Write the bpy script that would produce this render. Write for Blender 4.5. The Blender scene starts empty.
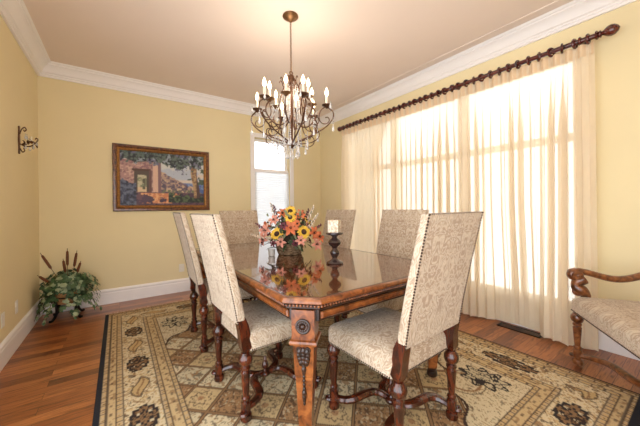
import bpy, math, random
import numpy as np
from mathutils import Vector, Matrix, Euler
random.seed(7)
rng = np.random.default_rng(7)
PI = math.pi
COL = bpy.context.scene.collection
SC = bpy.context.scene

# ------------------------------------------------------------------ helpers
def lin(c):
    out = []
    for v in c[:3]:
        v = v / 255.0
        out.append(v / 12.92 if v <= 0.04045 else ((v + 0.055) / 1.055) ** 2.4)
    return (*out, 1.0)

class MB:
    """collects geometry, builds ONE mesh object"""
    def __init__(s):
        s.v = []; s.f = []; s.mi = []; s.cur = 0
    def add(s, verts, faces):
        o = len(s.v)
        s.v.extend([tuple(p) for p in verts])
        for f in faces:
            s.f.append(tuple(i + o for i in f)); s.mi.append(s.cur)
        return s
    def box(s, x0, x1, y0, y1, z0, z1):
        return s.add([(x0,y0,z0),(x1,y0,z0),(x1,y1,z0),(x0,y1,z0),(x0,y0,z1),(x1,y0,z1),(x1,y1,z1),(x0,y1,z1)],
                     [(0,3,2,1),(4,5,6,7),(0,1,5,4),(1,2,6,5),(2,3,7,6),(3,0,4,7)])
    def rings(s, rings, cap0=True, cap1=True, closed=True):
        n = len(rings[0]); o = len(s.v)
        for r in rings: s.v.extend([tuple(p) for p in r])
        for i in range(len(rings) - 1):
            for j in range(n if closed else n - 1):
                k = (j + 1) % n
                s.f.append((o+i*n+j, o+i*n+k, o+(i+1)*n+k, o+(i+1)*n+j)); s.mi.append(s.cur)
        if cap0: s.f.append(tuple(o + j for j in reversed(range(n)))); s.mi.append(s.cur)
        if cap1: s.f.append(tuple(o + (len(rings)-1)*n + j for j in range(n))); s.mi.append(s.cur)
        return s
    def lathe(s, prof, c=(0,0,0), n=16, M=None):
        """prof: (radius, z)"""
        rr = []
        for r, z in prof:
            ring = []
            for j in range(n):
                a = 2*PI*j/n
                p = Vector((max(r,1e-4)*math.cos(a), max(r,1e-4)*math.sin(a), z))
                if M: p = M @ p
                ring.append(p + Vector(c))
            rr.append(ring)
        return s.rings(rr)
    def tube(s, pts, rad, n=8, flat=1.0):
        pts = [Vector(p) for p in pts]
        rads = rad if hasattr(rad, '__len__') else [rad]*len(pts)
        up = None; rr = []
        for i, p in enumerate(pts):
            t = (pts[min(i+1,len(pts)-1)] - pts[max(i-1,0)])
            if t.length < 1e-9: t = Vector((0,0,1))
            t.normalize()
            if up is None:
                up = Vector((0,0,1)) if abs(t.z) < .9 else Vector((1,0,0))
            b = t.cross(up)
            if b.length < 1e-6: b = t.cross(Vector((0,1,0)))
            b.normalize(); up = b.cross(t).normalized()
            rr.append([p + (b*math.cos(2*PI*j/n) + up*math.sin(2*PI*j/n)*flat)*rads[i] for j in range(n)])
        return s.rings(rr)
    def ball(s, c, r, n=10, m=6, sc=(1,1,1), M=None):
        rr = []
        for i in range(m+1):
            th = PI*i/m; ring = []
            for j in range(n):
                a = 2*PI*j/n
                q = Vector((max(math.sin(th),.001)*math.cos(a)*r*sc[0], max(math.sin(th),.001)*math.sin(a)*r*sc[1], -math.cos(th)*r*sc[2]))
                if M: q = M @ q
                ring.append(q + Vector(c))
            rr.append(ring)
        return s.rings(rr)
    def torus(s, c, R, r, M=None, n=20, m=8):
        o = len(s.v)
        for i in range(n):
            a = 2*PI*i/n
            for j in range(m):
                b = 2*PI*j/m
                q = Vector(((R+r*math.cos(b))*math.cos(a), (R+r*math.cos(b))*math.sin(a), r*math.sin(b)))
                if M: q = M @ q
                s.v.append(tuple(q + Vector(c)))
        for i in range(n):
            for j in range(m):
                s.f.append((o+i*m+j, o+((i+1)%n)*m+j, o+((i+1)%n)*m+(j+1)%m, o+i*m+(j+1)%m)); s.mi.append(s.cur)
        return s
    def grid(s, P):
        """P: 2D list of points"""
        o = len(s.v); a = len(P); b = len(P[0])
        for r in P: s.v.extend([tuple(p) for p in r])
        for i in range(a-1):
            for j in range(b-1):
                s.f.append((o+i*b+j, o+i*b+j+1, o+(i+1)*b+j+1, o+(i+1)*b+j)); s.mi.append(s.cur)
        return s
    def build(s, name, mat, parent=None, smooth=True, angle=40, bevel=0, loc=None):
        me = bpy.data.meshes.new(name)
        me.from_pydata(s.v, [], s.f); me.update()
        mats = mat if isinstance(mat, (list, tuple)) else [mat]
        for m in mats: me.materials.append(m)
        if len(mats) > 1: me.polygons.foreach_set('material_index', s.mi)
        o = bpy.data.objects.new(name, me); COL.objects.link(o)
        import bmesh
        bm = bmesh.new(); bm.from_mesh(me); bmesh.ops.recalc_face_normals(bm, faces=bm.faces)
        if smooth:
            for f in bm.faces: f.smooth = True
            lim = math.radians(angle)
            for e in bm.edges:
                if len(e.link_faces) == 2 and e.calc_face_angle(0) > lim: e.smooth = False
        bm.to_mesh(me); bm.free()
        if bevel:
            b = o.modifiers.new('bevel', 'BEVEL'); b.width = bevel; b.segments = 2; b.limit_method = 'ANGLE'
        if parent: o.parent = parent
        if loc: o.location = loc
        return o

def tag(o, label, cat, group=None, kind=None):
    o['label'] = label; o['category'] = cat
    if group: o['group'] = group
    if kind: o['kind'] = kind
    return o
def struct(o, label=None, cat=None):
    o['kind'] = 'structure'
    if label: o['label'] = label; o['category'] = cat
    return o
def empty(name, loc, rz=0, label=None, cat=None, group=None):
    o = bpy.data.objects.new(name, None); COL.objects.link(o)
    o.empty_display_size = .1; o.location = loc; o.rotation_euler = (0,0,rz)
    if label: tag(o, label, cat, group)
    return o
def copy_tree(o, parent=None):
    c = o.copy(); COL.objects.link(c)
    if parent: c.parent = parent
    for ch in list(o.children): copy_tree(ch, c)
    return c
def smoothstep(a, b, x):
    t = min(1, max(0, (x-a)/(b-a))); return t*t*(3-2*t)
def catmull(pts, k=6):
    pts = [Vector(p) for p in pts]; out = []
    for i in range(len(pts)-1):
        p0 = pts[max(i-1,0)]; p1 = pts[i]; p2 = pts[i+1]; p3 = pts[min(i+2,len(pts)-1)]
        for j in range(k):
            t = j/k
            out.append(.5*((2*p1)+(p2-p0)*t+(2*p0-5*p1+4*p2-p3)*t*t+(3*p1-p0-3*p2+p3)*t**3))
    out.append(pts[-1]); return out

# ------------------------------------------------------------------ materials
def new_mat(name):
    m = bpy.data.materials.new(name); m.use_nodes = True
    nt = m.node_tree; b = nt.nodes['Principled BSDF']
    return m, nt, b
def N(nt, t, **kw):
    n = nt.nodes.new(t)
    for k, v in kw.items(): setattr(n, k, v)
    return n
def ramp(nt, stops, interp='LINEAR'):
    r = N(nt, 'ShaderNodeValToRGB'); cr = r.color_ramp; cr.interpolation = interp
    while len(cr.elements) < len(stops): cr.elements.new(.5)
    for e, (p, c) in zip(cr.elements, stops): e.position = p; e.color = c
    return r
def simple(name, c, rough=.5, metal=0, var=.12, scale=8, coat=0, bump=0):
    m, nt, b = new_mat(name)
    tc = N(nt, 'ShaderNodeTexCoord'); no = N(nt, 'ShaderNodeTexNoise'); no.inputs['Scale'].default_value = scale; no.inputs['Detail'].default_value = 4
    nt.links.new(tc.outputs['Object'], no.inputs['Vector'])
    c = lin(c); lo = tuple(x*(1-var) for x in c[:3])+(1,); hi = tuple(min(1,x*(1+var)) for x in c[:3])+(1,)
    r = ramp(nt, [(.3,lo),(.7,hi)]); nt.links.new(no.outputs['Fac'], r.inputs['Fac'])
    nt.links.new(r.outputs['Color'], b.inputs['Base Color'])
    b.inputs['Roughness'].default_value = rough; b.inputs['Metallic'].default_value = metal
    if coat: b.inputs['Coat Weight'].default_value = coat; b.inputs['Coat Roughness'].default_value = .08
    if bump:
        bp = N(nt, 'ShaderNodeBump'); bp.inputs['Strength'].default_value = bump; bp.inputs['Distance'].default_value = .003
        n2 = N(nt, 'ShaderNodeTexNoise'); n2.inputs['Scale'].default_value = 300
        nt.links.new(tc.outputs['Object'], n2.inputs['Vector'])
        nt.links.new(n2.outputs['Fac'], bp.inputs['Height']); nt.links.new(bp.outputs['Normal'], b.inputs['Normal'])
    return m
def wood(name, dark, mid, light, rough=.3, stretch=(9,9,1.2), scale=4, coat=.3, coatr=.1):
    m, nt, b = new_mat(name)
    tc = N(nt, 'ShaderNodeTexCoord'); mp = N(nt, 'ShaderNodeMapping'); mp.inputs['Scale'].default_value = stretch
    no = N(nt, 'ShaderNodeTexNoise'); no.inputs['Scale'].default_value = scale; no.inputs['Detail'].default_value = 6; no.inputs['Distortion'].default_value = .6
    nt.links.new(tc.outputs['Object'], mp.inputs['Vector']); nt.links.new(mp.outputs['Vector'], no.inputs['Vector'])
    r = ramp(nt, [(.3,lin(dark)),(.5,lin(mid)),(.72,lin(light))]); nt.links.new(no.outputs['Fac'], r.inputs['Fac'])
    nt.links.new(r.outputs['Color'], b.inputs['Base Color'])
    b.inputs['Roughness'].default_value = rough; b.inputs['Coat Weight'].default_value = coat; b.inputs['Coat Roughness'].default_value = coatr
    return m
def damask(name, ground, raised, light):
    m, nt, b = new_mat(name)
    tc = N(nt, 'ShaderNodeTexCoord'); sx = N(nt, 'ShaderNodeSeparateXYZ'); nt.links.new(tc.outputs['Object'], sx.inputs[0])
    sn = N(nt, 'ShaderNodeSeparateXYZ'); nt.links.new(tc.outputs['Normal'], sn.inputs[0])
    ab = N(nt, 'ShaderNodeMath', operation='ABSOLUTE'); nt.links.new(sn.outputs[0], ab.inputs[0])
    gt = N(nt, 'ShaderNodeMath', operation='GREATER_THAN'); gt.inputs[1].default_value = .72; nt.links.new(ab.outputs[0], gt.inputs[0])
    mxx = N(nt, 'ShaderNodeMix'); nt.links.new(gt.outputs[0], mxx.inputs[0]); nt.links.new(sx.outputs[0], mxx.inputs[2]); nt.links.new(sx.outputs[1], mxx.inputs[3])
    pp = N(nt, 'ShaderNodeMath', operation='PINGPONG'); pp.inputs[1].default_value = .126; nt.links.new(mxx.outputs[0], pp.inputs[0])
    ad = N(nt, 'ShaderNodeMath', operation='ADD'); nt.links.new(sx.outputs[1], ad.inputs[0]); nt.links.new(sx.outputs[2], ad.inputs[1])
    cb = N(nt, 'ShaderNodeCombineXYZ'); nt.links.new(pp.outputs[0], cb.inputs[0]); nt.links.new(ad.outputs[0], cb.inputs[1])
    no = N(nt, 'ShaderNodeTexNoise'); no.inputs['Scale'].default_value = 14; no.inputs['Detail'].default_value = 1.5; no.inputs['Distortion'].default_value = 1.8
    nt.links.new(cb.outputs[0], no.inputs['Vector'])
    g, ra, li = lin(ground), lin(raised), lin(light)
    r = ramp(nt, [(.30,g),(.34,ra),(.40,li),(.43,g),(.47,g),(.50,ra),(.56,li),(.60,ra),(.63,g),(.68,li)])
    nt.links.new(no.outputs['Fac'], r.inputs['Fac'])
    n2 = N(nt, 'ShaderNodeTexNoise'); n2.inputs['Scale'].default_value = 160; nt.links.new(tc.outputs['Object'], n2.inputs['Vector'])
    mx = N(nt, 'ShaderNodeMixRGB', blend_type='MULTIPLY'); mx.inputs['Fac'].default_value = .45
    nt.links.new(r.outputs['Color'], mx.inputs[1]); nt.links.new(n2.outputs['Fac'], mx.inputs[2])
    gm = N(nt, 'ShaderNodeBrightContrast'); gm.inputs['Bright'].default_value = .04; nt.links.new(mx.outputs[0], gm.inputs[0])
    nt.links.new(gm.outputs[0], b.inputs['Base Color'])
    bp = N(nt, 'ShaderNodeBump'); bp.inputs['Strength'].default_value = .5; bp.inputs['Distance'].default_value = .004
    nt.links.new(r.outputs['Color'], bp.inputs['Height']); nt.links.new(bp.outputs['Normal'], b.inputs['Normal'])
    b.inputs['Roughness'].default_value = .75; b.inputs['Sheen Weight'].default_value = .25
    return m
def attr_mat(name, rough=.9, nscale=250, namt=.35, bump=.6, coat=0):
    m, nt, b = new_mat(name)
    at = N(nt, 'ShaderNodeVertexColor'); at.layer_name = 'pattern'
    tc = N(nt, 'ShaderNodeTexCoord'); no = N(nt, 'ShaderNodeTexNoise'); no.inputs['Scale'].default_value = nscale; no.inputs['Detail'].default_value = 2
    nt.links.new(tc.outputs['Object'], no.inputs['Vector'])
    r = ramp(nt, [(.3,(1-namt,)*3+(1,)),(.7,(1,1,1,1))]); nt.links.new(no.outputs['Fac'], r.inputs['Fac'])
    mx = N(nt, 'ShaderNodeMixRGB', blend_type='MULTIPLY'); mx.inputs['Fac'].default_value = 1
    nt.links.new(at.outputs['Color'], mx.inputs[1]); nt.links.new(r.outputs['Color'], mx.inputs[2])
    nt.links.new(mx.outputs[0], b.inputs['Base Color']); b.inputs['Roughness'].default_value = rough
    if bump:
        bp = N(nt, 'ShaderNodeBump'); bp.inputs['Strength'].default_value = bump; bp.inputs['Distance'].default_value = .003
        nt.links.new(no.outputs['Fac'], bp.inputs['Height']); nt.links.new(bp.outputs['Normal'], b.inputs['Normal'])
    if coat: b.inputs['Coat Weight'].default_value = coat
    return m
def emis(name, c, s):
    m, nt, b = new_mat(name)
    b.inputs['Base Color'].default_value = lin(c); b.inputs['Emission Color'].default_value = lin(c); b.inputs['Emission Strength'].default_value = s
    return m

def floor_mat():
    m, nt, b = new_mat('oak_planks')
    tc = N(nt, 'ShaderNodeTexCoord')
    br = N(nt, 'ShaderNodeTexBrick'); br.offset = .37; br.squash = 1
    br.inputs['Scale'].default_value = 1; br.inputs['Brick Width'].default_value = 1.1; br.inputs['Row Height'].default_value = .083
    br.inputs['Mortar Size'].default_value = .0012; br.inputs['Bias'].default_value = 0
    br.inputs['Color1'].default_value = (0,0,0,1); br.inputs['Color2'].default_value = (1,1,1,1); br.inputs['Mortar'].default_value = (.5,.5,.5,1)
    nt.links.new(tc.outputs['Object'], br.inputs['Vector'])
    plank = ramp(nt, [(0,lin((108,56,28))),(.35,lin((154,90,46))),(.7,lin((184,118,66))),(1,lin((138,76,38)))])
    nt.links.new(br.outputs['Color'], plank.inputs['Fac'])
    mp = N(nt, 'ShaderNodeMapping'); mp.inputs['Scale'].default_value = (1.6,26,1)
    # per-plank offset so that grain does not run over joints
    sc = N(nt, 'ShaderNodeVectorMath', operation='SCALE'); sc.inputs['Scale'].default_value = 7.3
    nt.links.new(br.outputs['Color'], sc.inputs[0])
    av = N(nt, 'ShaderNodeVectorMath', operation='ADD'); nt.links.new(tc.outputs['Object'], av.inputs[0]); nt.links.new(sc.outputs[0], av.inputs[1])
    nt.links.new(av.outputs[0], mp.inputs['Vector'])
    no = N(nt, 'ShaderNodeTexNoise'); no.inputs['Scale'].default_value = 2.2; no.inputs['Detail'].default_value = 7; no.inputs['Distortion'].default_value = 1.6
    nt.links.new(mp.outputs['Vector'], no.inputs['Vector'])
    gr = ramp(nt, [(.30,(.34,.25,.20,1)),(.45,(.88,.83,.78,1)),(.58,(1.2,1.17,1.12,1)),(.72,(.66,.57,.50,1))]); nt.links.new(no.outputs['Fac'], gr.inputs['Fac'])
    mx = N(nt, 'ShaderNodeMixRGB', blend_type='MULTIPLY'); mx.inputs['Fac'].default_value = 1
    nt.links.new(plank.outputs['Color'], mx.inputs[1]); nt.links.new(gr.outputs['Color'], mx.inputs[2])
    m2 = N(nt, 'ShaderNodeMixRGB'); nt.links.new(br.outputs['Fac'], m2.inputs['Fac']); nt.links.new(mx.outputs[0], m2.inputs[1]); m2.inputs[2].default_value = lin((62,28,14))
    nt.links.new(m2.outputs[0], b.inputs['Base Color'])
    b.inputs['Roughness'].default_value = .28; b.inputs['Coat Weight'].default_value = .25; b.inputs['Coat Roughness'].default_value = .15
    return m
def top_mat():
    m, nt, b = new_mat('burl_veneer')
    tc = N(nt, 'ShaderNodeTexCoord'); sx = N(nt, 'ShaderNodeSeparateXYZ'); nt.links.new(tc.outputs['Object'], sx.inputs[0])
    px = N(nt, 'ShaderNodeMath', operation='PINGPONG'); px.inputs[1].default_value = .3; nt.links.new(sx.outputs[0], px.inputs[0])
    py = N(nt, 'ShaderNodeMath', operation='PINGPONG'); py.inputs[1].default_value = .57; nt.links.new(sx.outputs[1], py.inputs[0])
    cb = N(nt, 'ShaderNodeCombineXYZ'); nt.links.new(px.outputs[0], cb.inputs[0]); nt.links.new(py.outputs[0], cb.inputs[1])
    mp = N(nt, 'ShaderNodeMapping'); mp.inputs['Scale'].default_value = (7,1.6,1); nt.links.new(cb.outputs[0], mp.inputs['Vector'])
    no = N(nt, 'ShaderNodeTexNoise'); no.inputs['Scale'].default_value = 2.4; no.inputs['Detail'].default_value = 6; no.inputs['Distortion'].default_value = 1.2
    nt.links.new(mp.outputs['Vector'], no.inputs['Vector'])
    r = ramp(nt, [(.3,lin((46,20,8))),(.5,lin((96,48,19))),(.7,lin((134,76,34)))]); nt.links.new(no.outputs['Fac'], r.inputs['Fac'])
    nt.links.new(r.outputs['Color'], b.inputs['Base Color'])
    b.inputs['Roughness'].default_value = .12; b.inputs['Coat Weight'].default_value = 1; b.inputs['Coat Roughness'].default_value = .02; b.inputs['Coat IOR'].default_value = 1.7
    return m
def sheer_mat():
    m, nt, b = new_mat('sheer_linen'); nt.nodes.remove(b)
    out = nt.nodes['Material Output']
    c = lin((246,230,203))
    tr = N(nt, 'ShaderNodeBsdfTransparent'); tr.inputs[0].default_value = (1,.98,.93,1)
    tl = N(nt, 'ShaderNodeBsdfTranslucent'); tl.inputs[0].default_value = c
    df = N(nt, 'ShaderNodeBsdfDiffuse'); df.inputs[0].default_value = c
    m1 = N(nt, 'ShaderNodeMixShader'); m1.inputs[0].default_value = .76; nt.links.new(tl.outputs[0], m1.inputs[1]); nt.links.new(df.outputs[0], m1.inputs[2])
    # woven slubs: slightly denser and slightly more open threads
    tc = N(nt, 'ShaderNodeTexCoord'); mp = N(nt, 'ShaderNodeMapping'); mp.inputs['Scale'].default_value = (6,6,1.2); nt.links.new(tc.outputs['Object'], mp.inputs[0])
    no = N(nt, 'ShaderNodeTexNoise'); no.inputs['Scale'].default_value = 9; no.inputs['Detail'].default_value = 5; nt.links.new(mp.outputs[0], no.inputs['Vector'])
    r = ramp(nt, [(.3,(.84,)*3+(1,)),(.7,(.88,)*3+(1,))]); nt.links.new(no.outputs['Fac'], r.inputs['Fac'])
    m2 = N(nt, 'ShaderNodeMixShader'); nt.links.new(r.outputs['Color'], m2.inputs[0]); nt.links.new(tr.outputs[0], m2.inputs[1]); nt.links.new(m1.outputs[0], m2.inputs[2])
    nt.links.new(m2.outputs[0], out.inputs[0]); return m
def pane_mat():
    m, nt, b = new_mat('window_glass'); nt.nodes.remove(b); out = nt.nodes['Material Output']
    tr = N(nt, 'ShaderNodeBsdfTransparent'); gl = N(nt, 'ShaderNodeBsdfGlossy'); gl.inputs['Roughness'].default_value = .02
    fr = N(nt, 'ShaderNodeFresnel'); fr.inputs[0].default_value = 1.45
    mx = N(nt, 'ShaderNodeMixShader'); nt.links.new(fr.outputs[0], mx.inputs[0]); nt.links.new(tr.outputs[0], mx.inputs[1]); nt.links.new(gl.outputs[0], mx.inputs[2])
    nt.links.new(mx.outputs[0], out.inputs[0]); return m
def crystal_mat():
    m, nt, b = new_mat('cut_crystal')
    b.inputs['Base Color'].default_value = (.96,.93,.9,1); b.inputs['Roughness'].default_value = .12; b.inputs['Transmission Weight'].default_value = .45; b.inputs['IOR'].default_value = 1.5
    return m

M = {}
M['wall'] = simple('yellow_wall_paint', (237,221,178), .85, var=.02, scale=2)
M['ceil'] = simple('ceiling_paint', (240,224,212), .9, var=.015, scale=2)
M['white'] = simple('white_trim_paint', (248,244,243), .45, var=.015, scale=3)
M['floor'] = floor_mat()
M['cwood'] = wood('walnut_turned', (28,10,5), (66,24,10), (104,44,19), .26, (7,7,2), 5, .5)
M['twood'] = wood('walnut_table', (66,29,11), (130,70,31), (168,100,48), .28, (5,5,5), 5, .5)
M['tdark'] = wood('dark_carved_walnut', (20,9,5), (40,19,10), (70,36,18), .35, (6,6,6), 6, .3)
M['awood'] = wood('walnut_armchair', (56,26,11), (112,62,30), (150,92,50), .28, (6,6,6), 5, .5)
M['rod'] = wood('mahogany_rod', (44,12,9), (78,24,17), (104,38,25), .25, (6,2,6), 5, .6)
M['top'] = top_mat()
M['damask'] = damask('damask_weave', (182,152,122), (206,180,150), (224,206,180))
M['nail'] = simple('antique_brass_nail', (62,44,34), .35, .8, .2, 60)
M['sheer'] = sheer_mat(); M['pane'] = pane_mat(); M['crystal'] = crystal_mat()
M['bronze'] = simple('aged_bronze', (98,68,50), .38, .75, .3, 30)
M['gilt'] = simple('gilt_bronze', (128,94,62), .35, .75, .3, 30)
M['candle'] = simple('ivory_candle', (244,232,208), .5, var=.03)
M['bulb'] = emis('lit_bulb', (255,226,184), 6)
M['iron'] = simple('black_iron', (30,26,24), .45, .6, .2, 30)
M['plate'] = simple('white_plastic', (240,234,222), .4, var=.01)

# ------------------------------------------------------------------ room
XL, XR, YB, ZC, YF = -.745, 3.247, 4.527, 2.905, -1.2
T = .16
b = MB(); b.box(XL-T, XR+T, YF, YB+T, -.1, 0); struct(b.build('floor', M['floor'], smooth=False))
b = MB(); b.box(XL-T, XR+T, YF, YB+T, ZC, ZC+.1); struct(b.build('ceiling', M['ceil'], smooth=False))
b = MB(); b.box(XL-T, XL, 1.75, YB+T, 0, ZC); b.box(XL-T, XL, YF, 1.75, 2.35, ZC); struct(b.build('wall_left', M['wall'], smooth=False))  # unseen opening near the camera, added to let daylight in from the left
WX0, WX1, WZ0, WZ1 = 1.875, 2.555, .72, 2.40            # back window opening
b = MB()
b.box(XL, WX0, YB, YB+T, 0, ZC); b.box(WX1, XR+T, YB, YB+T, 0, ZC)
b.box(WX0, WX1, YB, YB+T, 0, WZ0); b.box(WX0, WX1, YB, YB+T, WZ1, ZC)
struct(b.build('wall_back', M['wall'], smooth=False))
RW = [(.70,1.69),(1.74,2.70),(2.75,3.66)]; RZ0, RZ1 = .30, 2.50
b = MB(); edges = [YF] + [v for w in RW for v in w] + [YB]
for i in range(0, len(edges), 2): b.box(XR, XR+.085, edges[i], edges[i+1], 0, ZC)
for a, c in RW: b.box(XR, XR+.085, a, c, 0, RZ0); b.box(XR, XR+.085, a, c, RZ1, ZC)
struct(b.build('wall_right', M['wall'], smooth=False))

b = MB(); b.box(.55, XR+.085, YF-.12, YF, 0, ZC); b.box(XL-T, .55, YF-.12, YF, 2.35, ZC); struct(b.build('wall_front_unseen', M['wall'], smooth=False))  # unseen wall added to block daylight from behind, left part kept open
def molding(name, prof, side, mat, ext=YF):
    """prof: (projection, z) ; mitred at the two back corners"""
    r = []
    if side == 'left':
        r = [[(XL+p, ext, z) for p, z in prof], [(XL+p, YB-p, z) for p, z in prof]]
    elif side == 'back':
        r = [[(XL+p, YB-p, z) for p, z in prof], [(XR-p, YB-p, z) for p, z in prof]]
    else:
        r = [[(XR-p, YB-p, z) for p, z in prof], [(XR-p, ext, z) for p, z in prof]]
    b = MB(); b.rings(r); return struct(b.build(name, mat, angle=25))
crown = [(.001,2.752),(.022,2.752),(.024,2.772),(.034,2.778),(.036,2.790),(.050,2.798),(.058,2.818),(.072,2.842),(.092,2.862),(.108,2.870),(.110,2.884),(.124,2.890),(.134,2.904),(.001,2.904)]
base = [(.001,.001),(.018,.001),(.018,.135),(.014,.142),(.014,.152),(.020,.158),(.020,.170),(.008,.188),(.001,.190)]
for i, s in enumerate(('left','back','right')):
    molding('trim_%d' % (i+1), crown, s, M['white'])
    molding('baseboard_'+s, base, s, M['white'], 1.76 if s == 'left' else YF)
# narrow painted strip on the ceiling along the curtain wall
b = MB(); b.box(2.995, 3.035, YF, YB-.14, ZC-.010, ZC-.0005); struct(b.build('trim_4', M['ceil'], smooth=False, bevel=.003))

def window(name, frame_fn, pane_fn, extra=None):
    b = MB(); frame_fn(b); o = struct(b.build(name, M['white'], smooth=False, bevel=.004))
    for fn in pane_fn:
        p = MB(); fn(p); p.build('pane', M['pane'], o, smooth=False)
    return o
# back window: casing, two sashes, meeting rail
def fr_back(b):
    y0 = YB-.022; c = .072
    for x0, x1 in ((WX0-c, WX0),(WX1, WX1+c)): b.box(x0, x1, y0, YB-.001, WZ0-.02, WZ1+c)
    b.box(WX0, WX1, y0, YB-.001, WZ1, WZ1+c)
    b.box(WX0-c-.02, WX1+c+.02, YB-.05, YB-.001, WZ0-.05, WZ0-.02)     # stool
    b.box(WX0-c, WX1+c, y0, YB-.001, WZ0-.13, WZ0-.05)                 # apron
    f = .05
    for z0, z1, yy in ((1.83, WZ1, YB+.09),(WZ0, 1.88, YB+.055)):
        b.box(WX0, WX0+f, yy, yy+.035, z0, z1); b.box(WX1-f, WX1, yy, yy+.035, z0, z1)
        b.box(WX0+f, WX1-f, yy, yy+.035, z0, z0+f); b.box(WX0+f, WX1-f, yy, yy+.035, z1-f, z1)
window('window_1', fr_back, [lambda p: p.box(WX0+.05, WX1-.05, YB+.105, YB+.109, 1.88, WZ1-.05),
                             lambda p: p.box(WX0+.05, WX1-.05, YB+.070, YB+.074, WZ0+.05, 1.83)])
for i, (a, c) in enumerate(RW):
    def fr(b, a=a, c=c):
        w = .0245; x0 = XR-.02
        b.box(x0, XR-.001, a-w, a, RZ0-w, RZ1+w); b.box(x0, XR-.001, c, c+w, RZ0-w, RZ1+w)
        b.box(x0, XR-.001, a, c, RZ1, RZ1+w); b.box(x0-.01, XR-.001, a, c, RZ0-w, RZ0)
        f = .036
        for z0, z1 in ((RZ0, 1.80),(1.80, RZ1)):
            xx = XR+.03
            b.box(xx, xx+.04, a, a+f, z0, z1); b.box(xx, xx+.04, c-f, c, z0, z1)
            b.box(xx, xx+.04, a+f, c-f, z0, z0+f); b.box(xx, xx+.04, a+f, c-f, z1-f, z1)
    window('window_%d' % (i+2), fr, [lambda p, a=a, c=c: p.box(XR+.048, XR+.052, a+.036, c-.036, RZ0+.036, 1.764),
                                     lambda p, a=a, c=c: p.box(XR+.048, XR+.052, a+.036, c-.036, 1.836, RZ1-.036)])
# cellular shade over the lower sash
ms = simple('white_shade_cloth', (238,240,242), .8, var=.01)
nt = ms.node_tree; pb = nt.nodes['Principled BSDF']; tl = N(nt,'ShaderNodeBsdfTranslucent'); tl.inputs[0].default_value = (.93,.95,.97,1)
mxs = N(nt,'ShaderNodeMixShader'); mxs.inputs[0].default_value = .3; nt.links.new(pb.outputs[0], mxs.inputs[1]); nt.links.new(tl.outputs[0], mxs.inputs[2]); nt.links.new(mxs.outputs[0], nt.nodes['Material Output'].inputs[0])
b = MB(); P = []
for i in range(2*28+1):
    z = WZ0+.03 + (1.815-WZ0-.03)*i/56.; y = YB+.030 + (.0025 if i % 2 else -.0025)
    P.append([(WX0+.006, y, z),(WX1-.006, y, z)])
b.grid(P)
sh = empty('window_shade', ((WX0+WX1)/2, YB+.03, WZ0+.01), 0, 'white pleated shade drawn up over the lower half of the narrow back window', 'window shade')
def parent_keep(o, p):
    o.parent = p; o.matrix_parent_inverse = Matrix.Translation(-Vector(p.location)); return o
parent_keep(b.build('shade_cloth', ms, smooth=False), sh)
for nm, z in (('head_rail',1.815),('bottom_rail',WZ0+.012)):
    b = MB(); b.box(WX0+.004, WX1-.004, YB+.016, YB+.044, z, z+.022); parent_keep(b.build(nm, M['white'], smooth=False, bevel=.003), sh)

# wall plates
def outlet(loc, rz, label, slots, w=.035):
    o = empty('outlet_plate', loc, rz, label, 'outlet', 'white wall plates')
    b = MB(); b.box(-w, w, 0, .006, -.057, .057); b.build('cover', M['plate'], o, smooth=False, bevel=.003)
    for z in (-.022,.022):
        b = MB(); b.box(-.016,.016,-.002+.008,.009,z-.014,z+.014); b.build('socket', M['plate'], o, smooth=False, bevel=.002)
outlet((.741, YB-.001, .345), PI, 'small white outlet plate low on the back wall beside the left chairs', 2)
outlet((XL+.001, 3.60, .352), -PI/2, 'narrow white wall plate low on the left wall, nearer the ivy plant', 2)
outlet((XL+.001, 3.235, .352), -PI/2, 'white wall plate low on the left wall at the edge of the photo', 2)

# ------------------------------------------------------------------ rug
RX0, RX1, RY0, RY1 = -.13, 2.645, .25, 4.03
def vnoise(x, y, seed):
    r = np.random.default_rng(seed); t = r.random((256,256))
    xi = np.floor(x).astype(int); yi = np.floor(y).astype(int); fx = x-xi; fy = y-yi
    fx = fx*fx*(3-2*fx); fy = fy*fy*(3-2*fy)
    g = lambda a, c: t[a % 256, c % 256]
    return (g(xi,yi)*(1-fx)+g(xi+1,yi)*fx)*(1-fy)+(g(xi,yi+1)*(1-fx)+g(xi+1,yi+1)*fx)*fy
def color_grid(name, mat, PX, PY, PZ, C, parent=None):
    """PX.. shape (a,b) vertex positions, C (a,b,3) linear colours"""
    a, bb = PX.shape
    v = np.stack([PX,PY,PZ],-1).reshape(-1,3)
    idx = np.arange(a*bb).reshape(a,bb)
    f = np.stack([idx[:-1,:-1],idx[1:,:-1],idx[1:,1:],idx[:-1,1:]],-1).reshape(-1,4)
    me = bpy.data.meshes.new(name); me.vertices.add(len(v)); me.vertices.foreach_set('co', v.ravel().astype(np.float32))
    me.loops.add(f.size); me.loops.foreach_set('vertex_index', f.ravel().astype(np.int32))
    me.polygons.add(len(f)); me.polygons.foreach_set('loop_start', np.arange(0,f.size,4,dtype=np.int32)); me.polygons.foreach_set('loop_total', np.full(len(f),4,dtype=np.int32))
    me.update(calc_edges=True); me.validate()
    at = me.color_attributes.new('pattern','FLOAT_COLOR','POINT')
    c4 = np.concatenate([C.reshape(-1,3), np.ones((a*bb,1))],1); at.data.foreach_set('color', c4.ravel().astype(np.float32))
    me.materials.append(mat); o = bpy.data.objects.new(name, me); COL.objects.link(o)
    if parent: o.parent = parent
    return o
def L3(c): return np.array(lin(c)[:3])
cell = .0072
xs = np.arange(RX0, RX1+cell/2, cell); ys = np.arange(RY0, RY1+cell/2, cell)
X, Y = np.meshgrid(xs, ys, indexing='ij')
cream, gold, tan, brown, black, navy, rust = map(L3, ((230,211,172),(210,176,122),(172,130,86),(62,37,25),(44,34,32),(22,22,34),(160,96,58)))
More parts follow.
